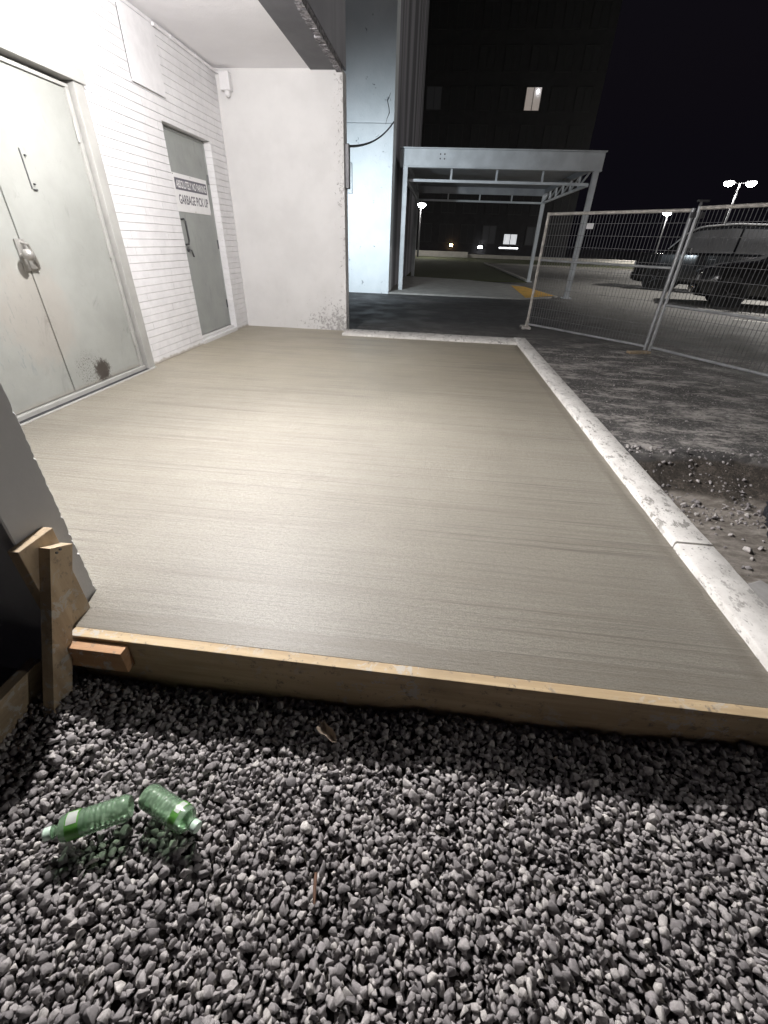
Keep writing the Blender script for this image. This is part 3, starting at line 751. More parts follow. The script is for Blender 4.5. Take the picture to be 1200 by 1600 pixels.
# leaning brace
mb = MB()
def lean(x0, x1, yb0, yb1, zb, yt0, yt1, zt0, zt1):
    mb.hexa([(x0, yb0, zb), (x1, yb0, zb), (x1, yb1, zb), (x0, yb1, zb), (x0, yt0, zt0), (x1, yt0, zt0), (x1, yt1, zt1), (x0, yt1, zt1)])
lean(-1.149, -1.112, 0.605, 0.682, -0.30, 0.902, 0.978, 0.325, 0.288)
br = mb.build('wood_brace', 'stake_timber')
tag(br, 'leaning wood brace standing in the gravel at the left end of the form', 'board')
mb = MB()
for yy, zz in ((0.915, 0.300), (0.93, 0.302)): mb.lathe([(0.004, 0), (0.004, 0.004)], 8, Matrix.Translation((-1.112, yy, zz)) @ Matrix.Rotation(R(90), 4, 'Y'))
mb.build('nail', 'dark_steel', br)
mb = MB().box((-1.245, 0.05, -0.25), (-1.205, 0.78, -0.055), 0.002)
tag(mb.build('side_board', 'plank_timber'), 'low timber board lying along the left side of the gravel', 'board')

# ------------------------------------------------------------------ gravel: stones dropped on a height map
def stone_proto(seed):
    r = random.Random(seed); bm = bmesh.new()
    ax = (1.0, r.uniform(0.66, 0.95), r.uniform(0.48, 0.82))
    for _ in range(r.choice([9, 10, 11, 12, 14, 16])):
        v = Vector((r.gauss(0, 1), r.gauss(0, 1), r.gauss(0, 1))).normalized()
        v = v*r.uniform(0.88, 1.06); bm.verts.new((v.x*ax[0], v.y*ax[1], v.z*ax[2]))
    res = bmesh.ops.convex_hull(bm, input=bm.verts[:])
    bmesh.ops.delete(bm, geom=[g for g in res['geom_interior'] if isinstance(g, bmesh.types.BMVert)], context='VERTS')
    bmesh.ops.dissolve_limit(bm, angle_limit=R(14), verts=bm.verts[:], edges=bm.edges[:])
    bmesh.ops.bevel(bm, geom=bm.edges[:], offset=0.045, segments=1, affect='EDGES', profile=0.5)
    bmesh.ops.triangulate(bm, faces=bm.faces[:])
    bm.verts.index_update()
    V = np.array([v.co[:] for v in bm.verts]); F = np.array([[v.index for v in f.verts] for f in bm.faces]); bm.free()
    return V, F
PROTO = [stone_proto(s) for s in range(26)]
def rotm(r):
    q = r.normal(size=4); q /= np.linalg.norm(q); w_, a, b, c = q
    return np.array([[1-2*(b*b+c*c), 2*(a*b-c*w_), 2*(a*c+b*w_)], [2*(a*b+c*w_), 1-2*(a*a+c*c), 2*(b*c-a*w_)], [2*(a*c-b*w_), 2*(b*c+a*w_), 1-2*(a*a+b*b)]])
def stones_mesh(name, items, mat):
    Vs = []; Fs = []; o = 0
    for (p, px, py, pz, s, Rm) in items:
        V, F = PROTO[p]; W = (V*s) @ Rm.T+np.array([px, py, pz]); Vs.append(W); Fs.append(F+o); o += len(V)
    V = np.concatenate(Vs); F = np.concatenate(Fs)
    me = bpy.data.meshes.new(name); me.vertices.add(len(V)); me.vertices.foreach_set('co', V.ravel())
    me.loops.add(F.size); me.loops.foreach_set('vertex_index', F.ravel().astype(np.int32))
    me.polygons.add(len(F)); me.polygons.foreach_set('loop_start', (np.arange(len(F))*3).astype(np.int32))
    me.polygons.foreach_set('loop_total', np.full(len(F), 3, np.int32)); me.update(calc_edges=True)
    me.materials.append(M[mat]); o = bpy.data.objects.new(name, me); COL.objects.link(o); return o
GX0, GX1, GY0, GY1 = -1.22, 1.75, -0.12, 0.842
def surf(x, y):
    d = np.clip((y-0.66)/0.17, 0, 1); d = d*d*(3-2*d)
    rgt = np.clip((x+1.1)/2.3, 0, 1)
    base = -0.183+0.020*vnoise(x+5, y+5, 3.1, 21)+0.012*vnoise(x+5, y+5, 7, 22)
    base = base+d*(-0.010+0.075*rgt)-0.006*np.clip((x-0.2), 0, 1)
    base = base+0.055*np.exp(-(((x+1.12)/0.20)**2+((y-0.70)/0.16)**2))
    return base
cell = 0.005
hw = int((GX1-GX0)/cell)+1; hh = int((GY1-GY0)/cell)+1
hx = GX0+np.arange(hw)*cell; hy = GY0+np.arange(hh)*cell
HX, HY = np.meshgrid(hx, hy); TGT = surf(HX, HY); Hm = TGT-0.045
items = []
tries = 0
while len(items) < 22000 and tries < 150000:
    tries += 1
    rad = float(np.clip(nrng.lognormal(math.log(0.0098), 0.26), 0.005, 0.019))
    best = None
    for _ in range(4):
        i = int(nrng.integers(0, hh)); j = int(nrng.integers(0, hw))
        d_ = TGT[i, j]-Hm[i, j]
        if best is None or d_ > best[0]: best = (d_, i, j)
    if best[0] < rad*0.35: continue
    _, i, j = best
    k = max(1, int(rad*0.8/cell))
    i0, i1, j0, j1 = max(0, i-k), min(hh, i+k+1), max(0, j-k), min(hw, j+k+1)
    win = Hm[i0:i1, j0:j1]
    z = float(np.percentile(win, 62))+rad*0.50
    if z > TGT[i, j]+0.006: continue
    items.append((int(nrng.integers(0, len(PROTO))), float(hx[j]+nrng.uniform(-.002, .002)), min(float(hy[i]), GY1-rad), z, rad*1.12, rotm(nrng)))
    ii, jj = np.ogrid[i0:i1, j0:j1]
    dist2 = ((ii-i)**2+(jj-j)**2)*cell*cell
    capz = z+np.sqrt(np.maximum(0, (rad*0.86)**2-dist2))*0.75
    Hm[i0:i1, j0:j1] = np.where(dist2 < (rad*0.86)**2, np.maximum(win, capz), win)
stuff(stones_mesh('gravel', items, 'crushed_stone'), 'bed of grey crushed stone in front of the form board', 'gravel')
print('stones', len(items), 'tries', tries)
mb = MB(); gn = 60
bx = np.linspace(GX0, GX1, gn); by = np.linspace(GY0, GY1, 24)
mb.v = [(float(a), float(b), float(surf(np.array(a), np.array(b)))-0.05) for b in by for a in bx]
mb.f = [(j*gn+i, j*gn+i+1, (j+1)*gn+i+1, (j+1)*gn+i) for j in range(23) for i in range(gn-1)]
struct(mb.build('soil_bed', 'soil', None, 60))
def gz_at(px, py):
    return float(surf(np.array(px), np.array(py)))

# rubble on the trench slope
it = []
for _ in range(5000):
    px = nrng.uniform(1.4, 3.6); py = nrng.uniform(1.2, 3.15)
    on = 2.42 < py < 3.12
    if not on and nrng.random() > 0.12: continue
    rad = float(np.clip(abs(nrng.normal(0.008, 0.007)), 0.003, 0.030))
    it.append((int(nrng.integers(0, len(PROTO))), px, py, ground_z(px, py)+rad*0.3, rad, rotm(nrng)))
for _ in range(5000):
    px = nrng.uniform(1.4, 5.2); py = nrng.uniform(3.1, 6.6)
    rad = float(np.clip(abs(nrng.normal(0.0035, 0.0035)), 0.002, 0.016))
    it.append((int(nrng.integers(0, len(PROTO))), px, py, (ground_z(px, py) if px < 4.5 and py < 4.1 else G)+rad*0.3, rad, rotm(nrng)))
stuff(stones_mesh('rubble', it, 'crushed_stone'), 'loose stones scattered over the broken asphalt edge and dusty ground', 'rubble')

# ------------------------------------------------------------------ bottles
def bottle(label, cap_p, base_p, spin, rad=0.0325):
    a = Vector(base_p); b = Vector(cap_p); L = (b-a).length
    root = thing('plastic_bottle', label, 'bottle', tuple(a), 'empty bottles on the gravel')
    z = (b-a).normalized(); xx = Vector((0, 0, 1)).cross(z).normalized(); yy = z.cross(xx)
    root.rotation_euler = (Matrix((xx, yy, z)).transposed() @ Matrix.Rotation(spin, 3, 'Z')).to_euler()
    prof = [(0.010, 0.010), (rad*0.62, 0.004), (rad*0.80, 0.0), (rad*0.95, 0.008), (rad, 0.018)]
    zz = 0.022
    while zz < L*0.57:
        prof += [(rad, zz), (rad*0.955, zz+0.004), (rad*0.955, zz+0.0065), (rad, zz+0.0105)]; zz += 0.0125
    l0 = zz; l1 = L*0.76
    prof += [(rad*0.985, l0+0.002), (rad*0.985, l1), (rad, l1+0.004), (rad*0.93, l1+0.014), (rad*0.72, L-0.030), (rad*0.45, L-0.020), (0.0125, L-0.016), (0.0125, L-0.012), (0.0165, L-0.0115), (0.0165, L-0.0095), (0.0125, L-0.009), (0.0125, L)]
    bd = MB().lathe(prof, 28).build('bottle_body', 'green_plastic', root, 40, True)
    MB().lathe([(rad+0.0003, l0+0.003), (rad+0.0003, l1)], 40, None, False, False).build('bottle_label', 'label_green', root, 40, True)
    MB().lathe([(rad+0.0007, l0+0.006), (rad+0.0007, l1-0.003)], 10, None, False, False, 0.95, 2.0).build('label_patch', 'label_white', root, 40, True)
    cap = MB().lathe([(0.0140, L-0.008), (0.0148, L-0.006), (0.0148, L+0.007), (0.0135, L+0.009)], 20).build('bottle_cap', 'cap_plastic', root, 30, True)
    return root
bottle('green plastic bottle lying further left with its cap toward the left edge', (-0.862, 0.360, gz_at(-0.862, 0.36)+0.040), (-0.695, 0.445, gz_at(-0.695, .445)+0.038), 0.25)
bottle('green plastic bottle lying nearer the middle with its cap pointing right', (-0.500, 0.420, gz_at(-0.5, 0.42)+0.036), (-0.668, 0.475, gz_at(-0.668, .475)+0.040), -0.3)

# dry leaf and twig
def leaf(name, label, loc, L, W, rot, mat, curl):
    mb = MB(); n, k = 14, 7; vs = []
    for i in range(n+1):
        u = i/n; hwid = W*math.sin(math.pi*min(1, u*1.02))**0.7*(1-0.25*u)
        for j in range(k):
            q = (j/(k-1)-0.5)*2
            vs.append((L*(u-0.5), hwid*q*(1+0.25*math.sin(9*u+q)), curl*(q*q)*hwid*1.4+0.014*math.sin(5*u+1.2)+0.006*math.sin(17*u+3*q)))
    o = len(vs); vs += [(x_, y_, z_-0.0012) for x_, y_, z_ in vs]
    fs = []
    for i in range(n):
        for j in range(k-1):
            a = i*k+j; fs.append((a, a+1, a+k+1, a+k)); fs.append((o+a, o+a+k, o+a+k+1, o+a+1))
    mb.add(vs, fs); mb.tube([(-L*0.5, 0, 0), (-L*0.62, 0.004, 0.004), (-L*0.78, 0.0, 0.0)], 0.0016, 6)
    ob = mb.build(name, mat, None, 60); ob.location = loc; ob.rotation_euler = rot
    return tag(ob, label, 'leaf')
leaf('dry_leaf', 'crumpled dry brown leaf on the gravel near the form board', (-0.215, 0.715, gz_at(-.215, .715)+0.026), 0.078, 0.019, (0.3, -0.15, -0.75), 'dry_leaf', 1.6)
tw = MB().tube([(-0.170, 0.372, gz_at(-.17, .37)+0.022), (-0.166, 0.345, gz_at(-.17, .345)+0.025), (-0.160, 0.315, gz_at(-.16, .315)+0.022)], [0.004, 0.0045, 0.003], 7)
tag(tw.build('twig', 'twig_bark', None, 60), 'small dark twig lying among the stones below the bottles', 'twig')

# black bag at the right edge of the trench
bm = bmesh.new(); bmesh.ops.create_icosphere(bm, subdivisions=5, radius=1)
from mathutils import noise as mn
for v in bm.verts:
    p = v.co.copy(); f = 1+0.38*mn.noise(p*1.7+Vector((3, 1, 2)))+0.22*mn.noise(p*3.9)+0.10*mn.noise(p*9.0)
    q = p*f; v.co = Vector((q.x*0.27, q.y*0.36, max(q.z, -0.72)*0.22+0.13))
me = bpy.data.meshes.new('rubbish_bag'); bm.to_mesh(me); bm.free(); me.materials.append(M['bag_plastic'])
for p_ in me.polygons: p_.use_smooth = True
bag = bpy.data.objects.new('rubbish_bag', me); COL.objects.link(bag); bag.location = (2.31, 2.06, -0.30); bag.rotation_euler = (0, 0, 0.6)
tag(bag, 'crumpled black plastic bag beside the kerb at the right edge', 'bag')
mb = MB().box((-0.11, -0.07, 0), (0.11, 0.07, 0.07), 0.012)
cbk = mb.build('stone_block', 'concrete_block'); cbk.location = (1.68, 1.70, -0.285); cbk.rotation_euler = (0.05, 0.08, 0.5)
tag(cbk, 'grey stone lump between the kerb and the black bag', 'stone')

# ------------------------------------------------------------------ column and tower behind
tw_ = thing('apartment_tower', 'tall pale column and dark streaked tower wall behind the bay', 'building', (-2.2, 16, G))
mb = MB()
mb.box((-3.05, 13.2, -0.3), (-1.365, 13.9, 3.50), 0.012)
mb.box((-3.05, 13.195, 3.507), (-1.362, 13.9, 14), 0.012)
mb.build('column', 'column_paint', tw_)
MB().box((-4.0, 13.9, -0.3), (-1.40, 26.5, 30)).build('tower_wall', 'tower_brick', tw_)
# crack on the column
mb = MB().tube([(-1.46, 13.19, 4.02), (-1.53, 13.19, 3.88), (-1.49, 13.19, 3.76), (-1.48, 13.19, 3.68), (-1.53, 13.19, 3.58), (-1.56, 13.19, 3.48)], [0.003, 0.009, 0.008, 0.010, 0.005, 0.003], 6)
mb.build('crack', 'dark_gap', tw_)
MB().box((-2.47, 13.10, 2.15), (-2.36, 13.199, 2.75), 0.01).build('column_shade_box', 'galvanised', tw_)  # grey box standing in for a shadow on the column
# cable from the wing wall to the column
def cat(a, b, sag, n=24):
    a = Vector(a); b = Vector(b); out = []
    for i in range(n+1):
        u = i/n; p = a.lerp(b, u); p.z -= sag*4*u*(1-u); out.append(p)
    return out
cb = MB().tube(cat((-1.325, 6.93, 2.16), (-1.37, 13.18, 3.52), 0.12), 0.014, 8)
tag(cb.build('cable', 'cable_black', None, 60), 'black cable hanging from the white wing wall to the column', 'cable')
mb = MB().box((-1.313, 6.80, 1.72), (-1.262, 6.90, 2.17), 0.006)
cbx = mb.build('conduit_box', 'dark_steel')
tag(cbx, 'narrow dark box on the end of the white wing wall where the cable starts', 'box')
# cool lamp behind the wing wall
fl = thing('work_light', 'cool white work light on a tripod hidden behind the white wing wall', 'lamp', (-2.12, 9.5, G))
for k in range(3):
    a_ = k*2*math.pi/3+0.4
    MB().tube([(-2.12, 9.5, 1.1), (-2.12+0.20*math.cos(a_), 9.5+0.20*math.sin(a_), G)], 0.014, 8).build('leg', 'dark_steel', fl, 60)
MB().tube([(-2.12, 9.5, 0.9), (-2.12, 9.5, 1.80)], 0.016, 10).build('pole', 'dark_steel', fl, 60)
hd_ = MB().box((-2.27, 9.44, 1.78), (-1.97, 9.56, 2.0), 0.015).build('lamp_head', 'dark_steel', fl)
MB().box((-2.25, 9.561, 1.80), (-1.99, 9.568, 1.98), 0.002).build('lamp_lens', 'cool_lamp_glow', hd_)
cl_ = lamp('work_light_beam', 'SPOT', (-2.12, 9.62, 1.89), P_COOL, (0.82, 0.93, 1.0), 0.06, fl)
cl_.data.spot_size = R(106); cl_.data.spot_blend = 1.0
cl_.rotation_euler = Vector((0.10, 1, -0.16)).to_track_quat('-Z', 'Y').to_euler()

# ------------------------------------------------------------------ walkway canopy
ca = thing('walkway_canopy', 'grey steel walkway canopy on four square posts with truss edges', 'canopy', (1.25, 17, G))
FX0, FX1, FYa, FYb = -1.12, 3.74, 14.2, 20.6
for (px, py) in ((FX0, FYa), (FX1, FYa), (FX0, FYb), (FX1, FYb)):
    ps = MB().box((px-0.065, py-0.065, G-0.05), (px+0.065, py+0.065, 2.83), 0.006).build('post', 'canopy_paint', ca)
    MB().box((px-0.13, py-0.13, G), (px+0.13, py+0.13, G+0.03), 0.004).build('base_plate', 'canopy_paint', ps)
mb = MB().box((FX0-0.14, FYa-0.05, 2.84), (FX1+0.12, FYa+0.05, 3.19), 0.004)
mb.box((FX0-0.16, FYa-0.12, 3.19), (FX1+0.14, FYa+0.12, 3.215), 0.003)
mb.box((FX0-0.14, FYa-0.09, 2.815), (FX1+0.12, FYa+0.09, 2.84), 0.003)
mb.build('fascia_beam', 'canopy_paint', ca)
MB().box((FX0-0.1, FYa+0.05, 3.02), (FX1+0.1, FYb+0.3, 3.10)).build('roof_deck', 'canopy_deck', ca)
mb = MB()
for a, b in (((FX0-0.05, FYb, 0), 0),): pass
mb.box((FX0-0.1, FYb-0.03, 2.80), (FX1+0.1, FYb+0.03, 3.02), 0.003)
for xx in (FX0, FX1): mb.box((xx-0.035, FYa+0.05, 2.88), (xx+0.035, FYb, 3.02), 0.003)
mb.build('edge_beam', 'canopy_deck', ca)
def truss(p0, p1, zb, zt, nv, diag, name):
    mb = MB(); p0 = Vector(p0); p1 = Vector(p1)
    mb.bar((p0.x, p0.y, zb), (p1.x, p1.y, zb), 0.06, 0.06)
    pts = [p0.lerp(p1, i/nv) for i in range(nv+1)]
    for i, p in enumerate(pts[1:-1]): mb.bar((p.x, p.y, zb+0.03), (p.x, p.y, zt), 0.05, 0.05)
    if diag:
        for i in range(nv):
            a, b = pts[i], pts[i+1]
            mb.bar((a.x, a.y, zt), (b.x, b.y, zb+0.03), 0.035, 0.035)
    return mb.build(name, 'canopy_paint', ca)
truss((FX0, FYa+0.5, 0), (FX1, FYa+0.5, 0), 2.60, 3.02, 4, False, 'truss')
truss((FX0, FYb-0.05, 0), (FX1, FYb-0.05, 0), 2.58, 2.80, 4, False, 'truss')
truss((FX1, FYa+0.53, 0), (FX1, FYb-0.08, 0), 2.59, 2.88, 6, True, 'truss')
truss((FX0, FYa+0.53, 0), (FX0, FYb-0.08, 0), 2.59, 2.88, 6, True, 'truss')
for i in (0, 1):
    for j in (0, 1): MB().lathe([(0.018, 0), (0.018, 0.015)], 8, Matrix.Translation((-0.18+0.11*i-0.05, FYa-0.05, 3.0+0.09*j)) @ Matrix.Rotation(R(90), 4, 'X')).build('bolt', 'dark_steel', ca)

# ------------------------------------------------------------------ walkway, lawn, kerbs, markings
def sheet(name, pts, z, mat, th=0.0):
    mb = MB()
    if th: mb.poly(pts, z-th, z)
    else: mb.add([(x_, y_, z) for x_, y_ in pts], [tuple(range(len(pts)))])
    return mb.build(name, mat)
struct(sheet('footpath', [(-1.39, 13.25), (0.5, 13.25), (2.32, 13.3), (3.2, 13.95), (3.55, 14.4), (2.95, 18.0), (1.2, 19.6), (-1.39, 20.3)], G+0.04, 'walk_concrete', 0.12))
struct(sheet('tactile_paving', [(2.45, 13.42), (3.45, 14.4), (3.05, 17.3), (2.62, 17.6)], G+0.046, 'tactile_yellow', 0.004))
stuff(sheet('lawn', [(-1.39, 20.35), (1.2, 19.65), (3.6, 20.1), (3.42, 39), (2.6, 54), (-14, 54), (-14, 26.5), (-1.39, 26.5)], G+0.03, 'lawn_grass', 0.1), 'dark mown lawn beyond the walkway canopy', 'grass')
mb = MB().bar((3.68, 20.6, G+0.03), (3.50, 39, G+0.03), 0.14, 0.12)
mb.bar((3.45, 39.1, G+0.03), (13.5, 38.0, G+0.03), 0.18, 0.14)
mb.bar((13.5, 38.0, G+0.03), (40, 36.0, G+0.03), 0.18, 0.14)
tag(mb.build('lot_kerb', 'far_concrete'), 'pale low kerb edging the lawn and the far side of the parking lot', 'kerb')
stuff(sheet('verge', [(3.5, 39.25), (13.5, 38.15), (40, 36.15), (44, 56), (2.6, 56)], G+0.02, 'lawn_grass', 0.1), 'strip of grass verge behind the far kerb of the parking lot', 'grass')
mb = MB().box((-3, 55.5, G), (3.0, 56.1, G+0.55), 0.03); mb.box((3.0, 56.2, G), (40, 56.8, G+0.35), 0.03)
tag(mb.build('retaining_wall', 'far_concrete'), 'low pale retaining wall at the foot of the far apartment block', 'wall')
for (a, b, wd) in (((13.0, 30.5), (9.2, 31.2), 0.14), ((8.4, 23.8), (7.3, 25.3), 0.14), ((6.7, 11.2), (7.4, 10.8), 0.10), ((12.9, 27.5), (9.4, 28.3), 0.14)):
    a = Vector((*a, G+0.004)); b = Vector((*b, G+0.004)); d = (b-a).normalized(); s = Vector((-d.y, d.x, 0))*wd/2
    mb = MB().add([a-s, b-s, b+s, a+s], [(0, 1, 2, 3)])
    struct(mb.build('road_marking', 'road_paint'))

# ------------------------------------------------------------------ temporary fence
def fence(name, label, A, B, H, ztilt, post_mat, first_post, foot):
    A = Vector(A); B = Vector(B); root = thing(name, label, 'fence', tuple(A), 'temporary fence panels')
    d = B-A; L = d.length; d.normalize(); up = Vector((0, 0, 1))
    def pt(u, z): return A+d*u+up*z
    MB().tube([pt(0, 0.02), pt(0, H)], 0.022, 12).build('post', first_post, root, 50)
    MB().tube([pt(L, 0.02), pt(L, H)], 0.024, 12).build('post', post_mat, root, 50)
    for z in (0.07, H*0.62 if ztilt else H*0.36, H-0.02):
        MB().tube([pt(0.02, z), pt(L-0.02, z)], 0.017 if z < H-0.1 else 0.021, 10).build('rail', post_mat if z < H-0.1 else first_post, root, 50)
    mb = MB(); u = 0.05
    while u < L-0.03:
        mb.bar(pt(u, 0.07), pt(u, H-0.03), 0.0045, 0.0045); u += 0.05
    z = 0.20
    while z < H-0.1:
        mb.bar(pt(0.02, z)+Vector((0.004, 0, 0)), pt(L-0.02, z)+Vector((0.004, 0, 0)), 0.0045, 0.0045); z += 0.15
    mb.build('wire_mesh', 'fence_wire', root)
    if foot:
        f = MB().box((A.x-0.10, A.y-0.16, G), (A.x+0.05, A.y+0.12, G+0.035), 0.006); f.tube([pt(0, 0), pt(0, 0.12)], 0.03, 12)
        f.build('foot', 'rusty_white_pipe', root)
    return root, pt
F1A, F1B = (1.65, 8.42, G), (3.08, 6.84, G)
f1, pt1 = fence('fence_panel', 'wire mesh fence panel nearer the canopy, with a rust-streaked white end post', F1A, F1B, 1.70, True, 'galvanised', 'rusty_white_pipe', True)
plate = MB().box((-0.055, -0.003, -0.035), (0.055, 0.003, 0.035), 0.001); q = pt1(0.78, 1.52)
pl_ = plate.build('tag_plate', 'white_metal', f1, None, True); pl_.location = q-f1.location+Vector((-0.012, -0.012, 0)); pl_.rotation_euler = (0, 0, math.atan2(F1B[1]-F1A[1], F1B[0]-F1A[0]))
F2A = (3.125, 6.795, G); dirv = Vector((0.78, -1.45, 0)).normalized(); F2B = tuple(Vector(F2A)+dirv*2.9)
f2, pt2 = fence('fence_panel', 'wire mesh fence panel at the right edge, in front of the dark cars', F2A, F2B, 1.72, False, 'galvanised', 'rusty_white_pipe', False)
for ch in f2.children:
    if ch.name.startswith('post'): ch.data.materials[0] = M['galvanised']
mb = MB(); q = Vector(F1B)+Vector((0.03, -0.03, 0))
mb.box((q.x-0.05, q.y-0.03, G+1.60), (q.x+0.09, q.y+0.03, G+1.66), 0.006); mb.tube([(q.x+0.02, q.y, G+1.58), (q.x+0.02, q.y, G+1.78)], 0.018, 10)
mb.box((q.x-0.03, q.y-0.025, G+1.765), (q.x+0.10, q.y+0.025, G+1.785), 0.004)
mb.build('clamp', 'dark_steel', f2)
mb = MB().box((-0.16, -0.045, 0), (0.16, 0.045, 0.03), 0.003)
wsh = mb.build('wood_shim', 'plank_timber'); wsh.location = (2.93, 6.66, G+0.002); wsh.rotation_euler = (0, 0, 0.25)
tag(wsh, 'short pale plank on the asphalt under the joint of the two fence panels', 'board')

# ------------------------------------------------------------------ vehicles
def car(name, label, cat_, st, paint, glass, win_sections, wheel_x, wheel_r, loc, yaw, group, glint_span=None):
    """st: stations front->rear (x, zb, zbelt, ztop, hw, hwtop)"""
    root = thing(name, label, cat_, loc, group); root.rotation_euler = (0, 0, yaw)
    from bisect import bisect
    def interp(x):
        xs_ = [s[0] for s in st]; i = min(max(bisect(xs_, x)-1, 0), len(st)-2); t_ = (x-xs_[i])/(xs_[i+1]-xs_[i])
        t_ = min(max(t_, 0), 1)
        return [a*(1-t_)+b*t_ for a, b in zip(st[i], st[i+1])]
    L0, L1 = st[0][0], st[-1][0]; N = 64; rows = []
    def ring(s):
        x_, zb, zbelt, zt, hw_, hwt = s
        half = [(hw_*0.86, zb), (hw_*0.97, zb+0.10), (hw_, zb+0.5*(zbelt-zb)), (hw_*0.985, zbelt-0.02), (hw_*0.955, zbelt+0.015)]
        top_ = zt if zt > zbelt+0.05 else zbelt+0.05
        half += [((hw_*0.955*0.6+hwt*0.4), zbelt+(top_-zbelt)*0.45), (hwt, zbelt+(top_-zbelt)*0.88), (hwt*0.86, zbelt+(top_-zbelt)*0.975), (hwt*0.45, top_)]
        r_ = [(x_, y_, z_) for y_, z_ in half]; return r_+[(x_, -y_, z_) for x_, y_, z_ in r_[::-1]]
    for i in range(N+1):
        s = interp(L0+(L1-L0)*i/N); rows.append(ring(s))
    k = len(rows[0]); vs = [p for r_ in rows for p in r_]; fs = []
    for i in range(N):
        for a in range(k):
            b = (a+1) % k; fs.append((i*k+a, i*k+b, (i+1)*k+b, (i+1)*k+a))
    fs += [tuple(range(k-1, -1, -1)), tuple(N*k+a for a in range(k))]
    MB().add(vs, fs).build('body', paint, root, 35, True)
    # windows: patches floated 6 mm off the greenhouse skin
    for sgn in (1, -1):
        for (a, b) in win_sections:
            mb = MB(); rr = []
            n_ = 10
            for i in range(n_+1):
                s = interp(a+(b-a)*i/n_); x_, zb, zbelt, zt, hw_, hwt = s
                col_ = []
                for q_ in (0.05, 0.3, 0.45, 0.65, 0.84):
                    if q_ < 0.45: y_ = hw_*0.955+(hw_*0.955*0.6+hwt*0.4-hw_*0.955)*q_/0.45
                    else: y_ = (hw_*0.955*0.6+hwt*0.4)+(hwt-(hw_*0.955*0.6+hwt*0.4))*(q_-0.45)/0.43
                    col_.append((x_, sgn*(y_+0.006), zbelt+0.01+(zt-zbelt-0.02)*q_))
                rr.append(col_)
            vs = [p for c_ in rr for p in c_]; fs = []
            for i in range(n_):
                for j in range(4):
                    f_ = (i*5+j, (i+1)*5+j, (i+1)*5+j+1, i*5+j+1); fs.append(f_ if sgn > 0 else f_[::-1])
            MB().add(vs, fs).build('window', glass, root, 60, True)
    for wx in wheel_x:
        for sgn in (1, -1):
            hwl = interp(wx)[4]
            mt = Matrix.Translation((wx, sgn*(hwl-0.10), wheel_r)) @ Matrix.Rotation(R(-90*sgn), 4, 'X')
            wh = MB().lathe([(wheel_r*0.62, -0.11), (wheel_r*0.94, -0.11), (wheel_r, -0.08), (wheel_r, 0.08), (wheel_r*0.94, 0.112), (wheel_r*0.64, 0.112)], 32, mt).build('wheel', 'tyre_rubber', root, 40, True)
            rim = MB().lathe([(wheel_r*0.64, 0.111), (wheel_r*0.6, 0.09), (wheel_r*0.18, 0.10), (wheel_r*0.1, 0.115)], 24, mt)
            for s5 in range(5):
                a_ = s5*2*math.pi/5; rim.bar(mt @ Vector((wheel_r*0.12*math.cos(a_), wheel_r*0.12*math.sin(a_), 0.118)), mt @ Vector((wheel_r*0.62*math.cos(a_), wheel_r*0.62*math.sin(a_), 0.115)), 0.05, 0.02)
            rim.build('rim', 'alloy', wh, 40, True)
            MB().lathe([(wheel_r+0.075, 0.098), (wheel_r+0.075, 0.106), (wheel_r-0.02, 0.106), (wheel_r-0.02, 0.098)], 32, mt, True, True).build('wheel_arch', 'black_trim', root, 40, True)
    if glint_span:
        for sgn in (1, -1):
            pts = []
            for q in np.linspace(glint_span[0], glint_span[1], 22):
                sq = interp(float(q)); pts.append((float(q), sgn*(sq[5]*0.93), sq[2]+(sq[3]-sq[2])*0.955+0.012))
            MB().tube(pts, 0.028, 8).build('roof_glint', 'glint_trim', root, 60, True)  # bright tube in place of the highlight along roof and pillar
    f_ = interp(L0+0.05)
    for sgn in (1, -1):
        yv = f_[4]*0.66*sgn
        MB().hexa([(L0-0.012, yv-0.22, f_[2]-0.20), (L0-0.012, yv+0.22, f_[2]-0.20), (L0+0.25, yv+0.22+0.06*sgn, f_[2]-0.18), (L0+0.25, yv-0.22+0.06*sgn, f_[2]-0.18),
                   (L0+0.00, yv-0.20, f_[2]-0.07), (L0+0.00, yv+0.22, f_[2]-0.06), (L0+0.32, yv+0.23+0.06*sgn, f_[2]-0.02), (L0+0.32, yv-0.2+0.06*sgn, f_[2]-0.02)]).build('headlight', 'lens_glass', root, None, True)
        mx_ = win_sections[0][0]+0.12; hm = interp(mx_+0.1)
        MB().box((mx_-0.05, sgn*(hm[4]+0.10)-0.10, hm[2]+0.02), (mx_+0.10, sgn*(hm[4]+0.10)+0.10, hm[2]+0.20), 0.03).build('wing_mirror', 'black_trim', root, 40, True)
        for dx in (0.85, 1.75):
            sx = win_sections[0][0]+dx; hs = interp(sx)
            MB().box((sx, sgn*(hs[4]*0.985+0.012)-0.012, hs[2]-0.14), (sx+0.2, sgn*(hs[4]*0.985+0.012)+0.012, hs[2]-0.11), 0.006).build('door_handle', 'chrome', root, None, True)
    MB().box((L0-0.035, -f_[4]*0.40, f_[2]-0.32), (L0+0.05, f_[4]*0.40, f_[2]-0.10), 0.02).build('grille', 'black_trim', root, None, True)
    MB().box((L0-0.05, -f_[4]*0.93, f_[1]+0.02), (L0+0.12, f_[4]*0.93, f_[1]+0.26), 0.05).build('bumper', paint, root, 40, True)
    return root
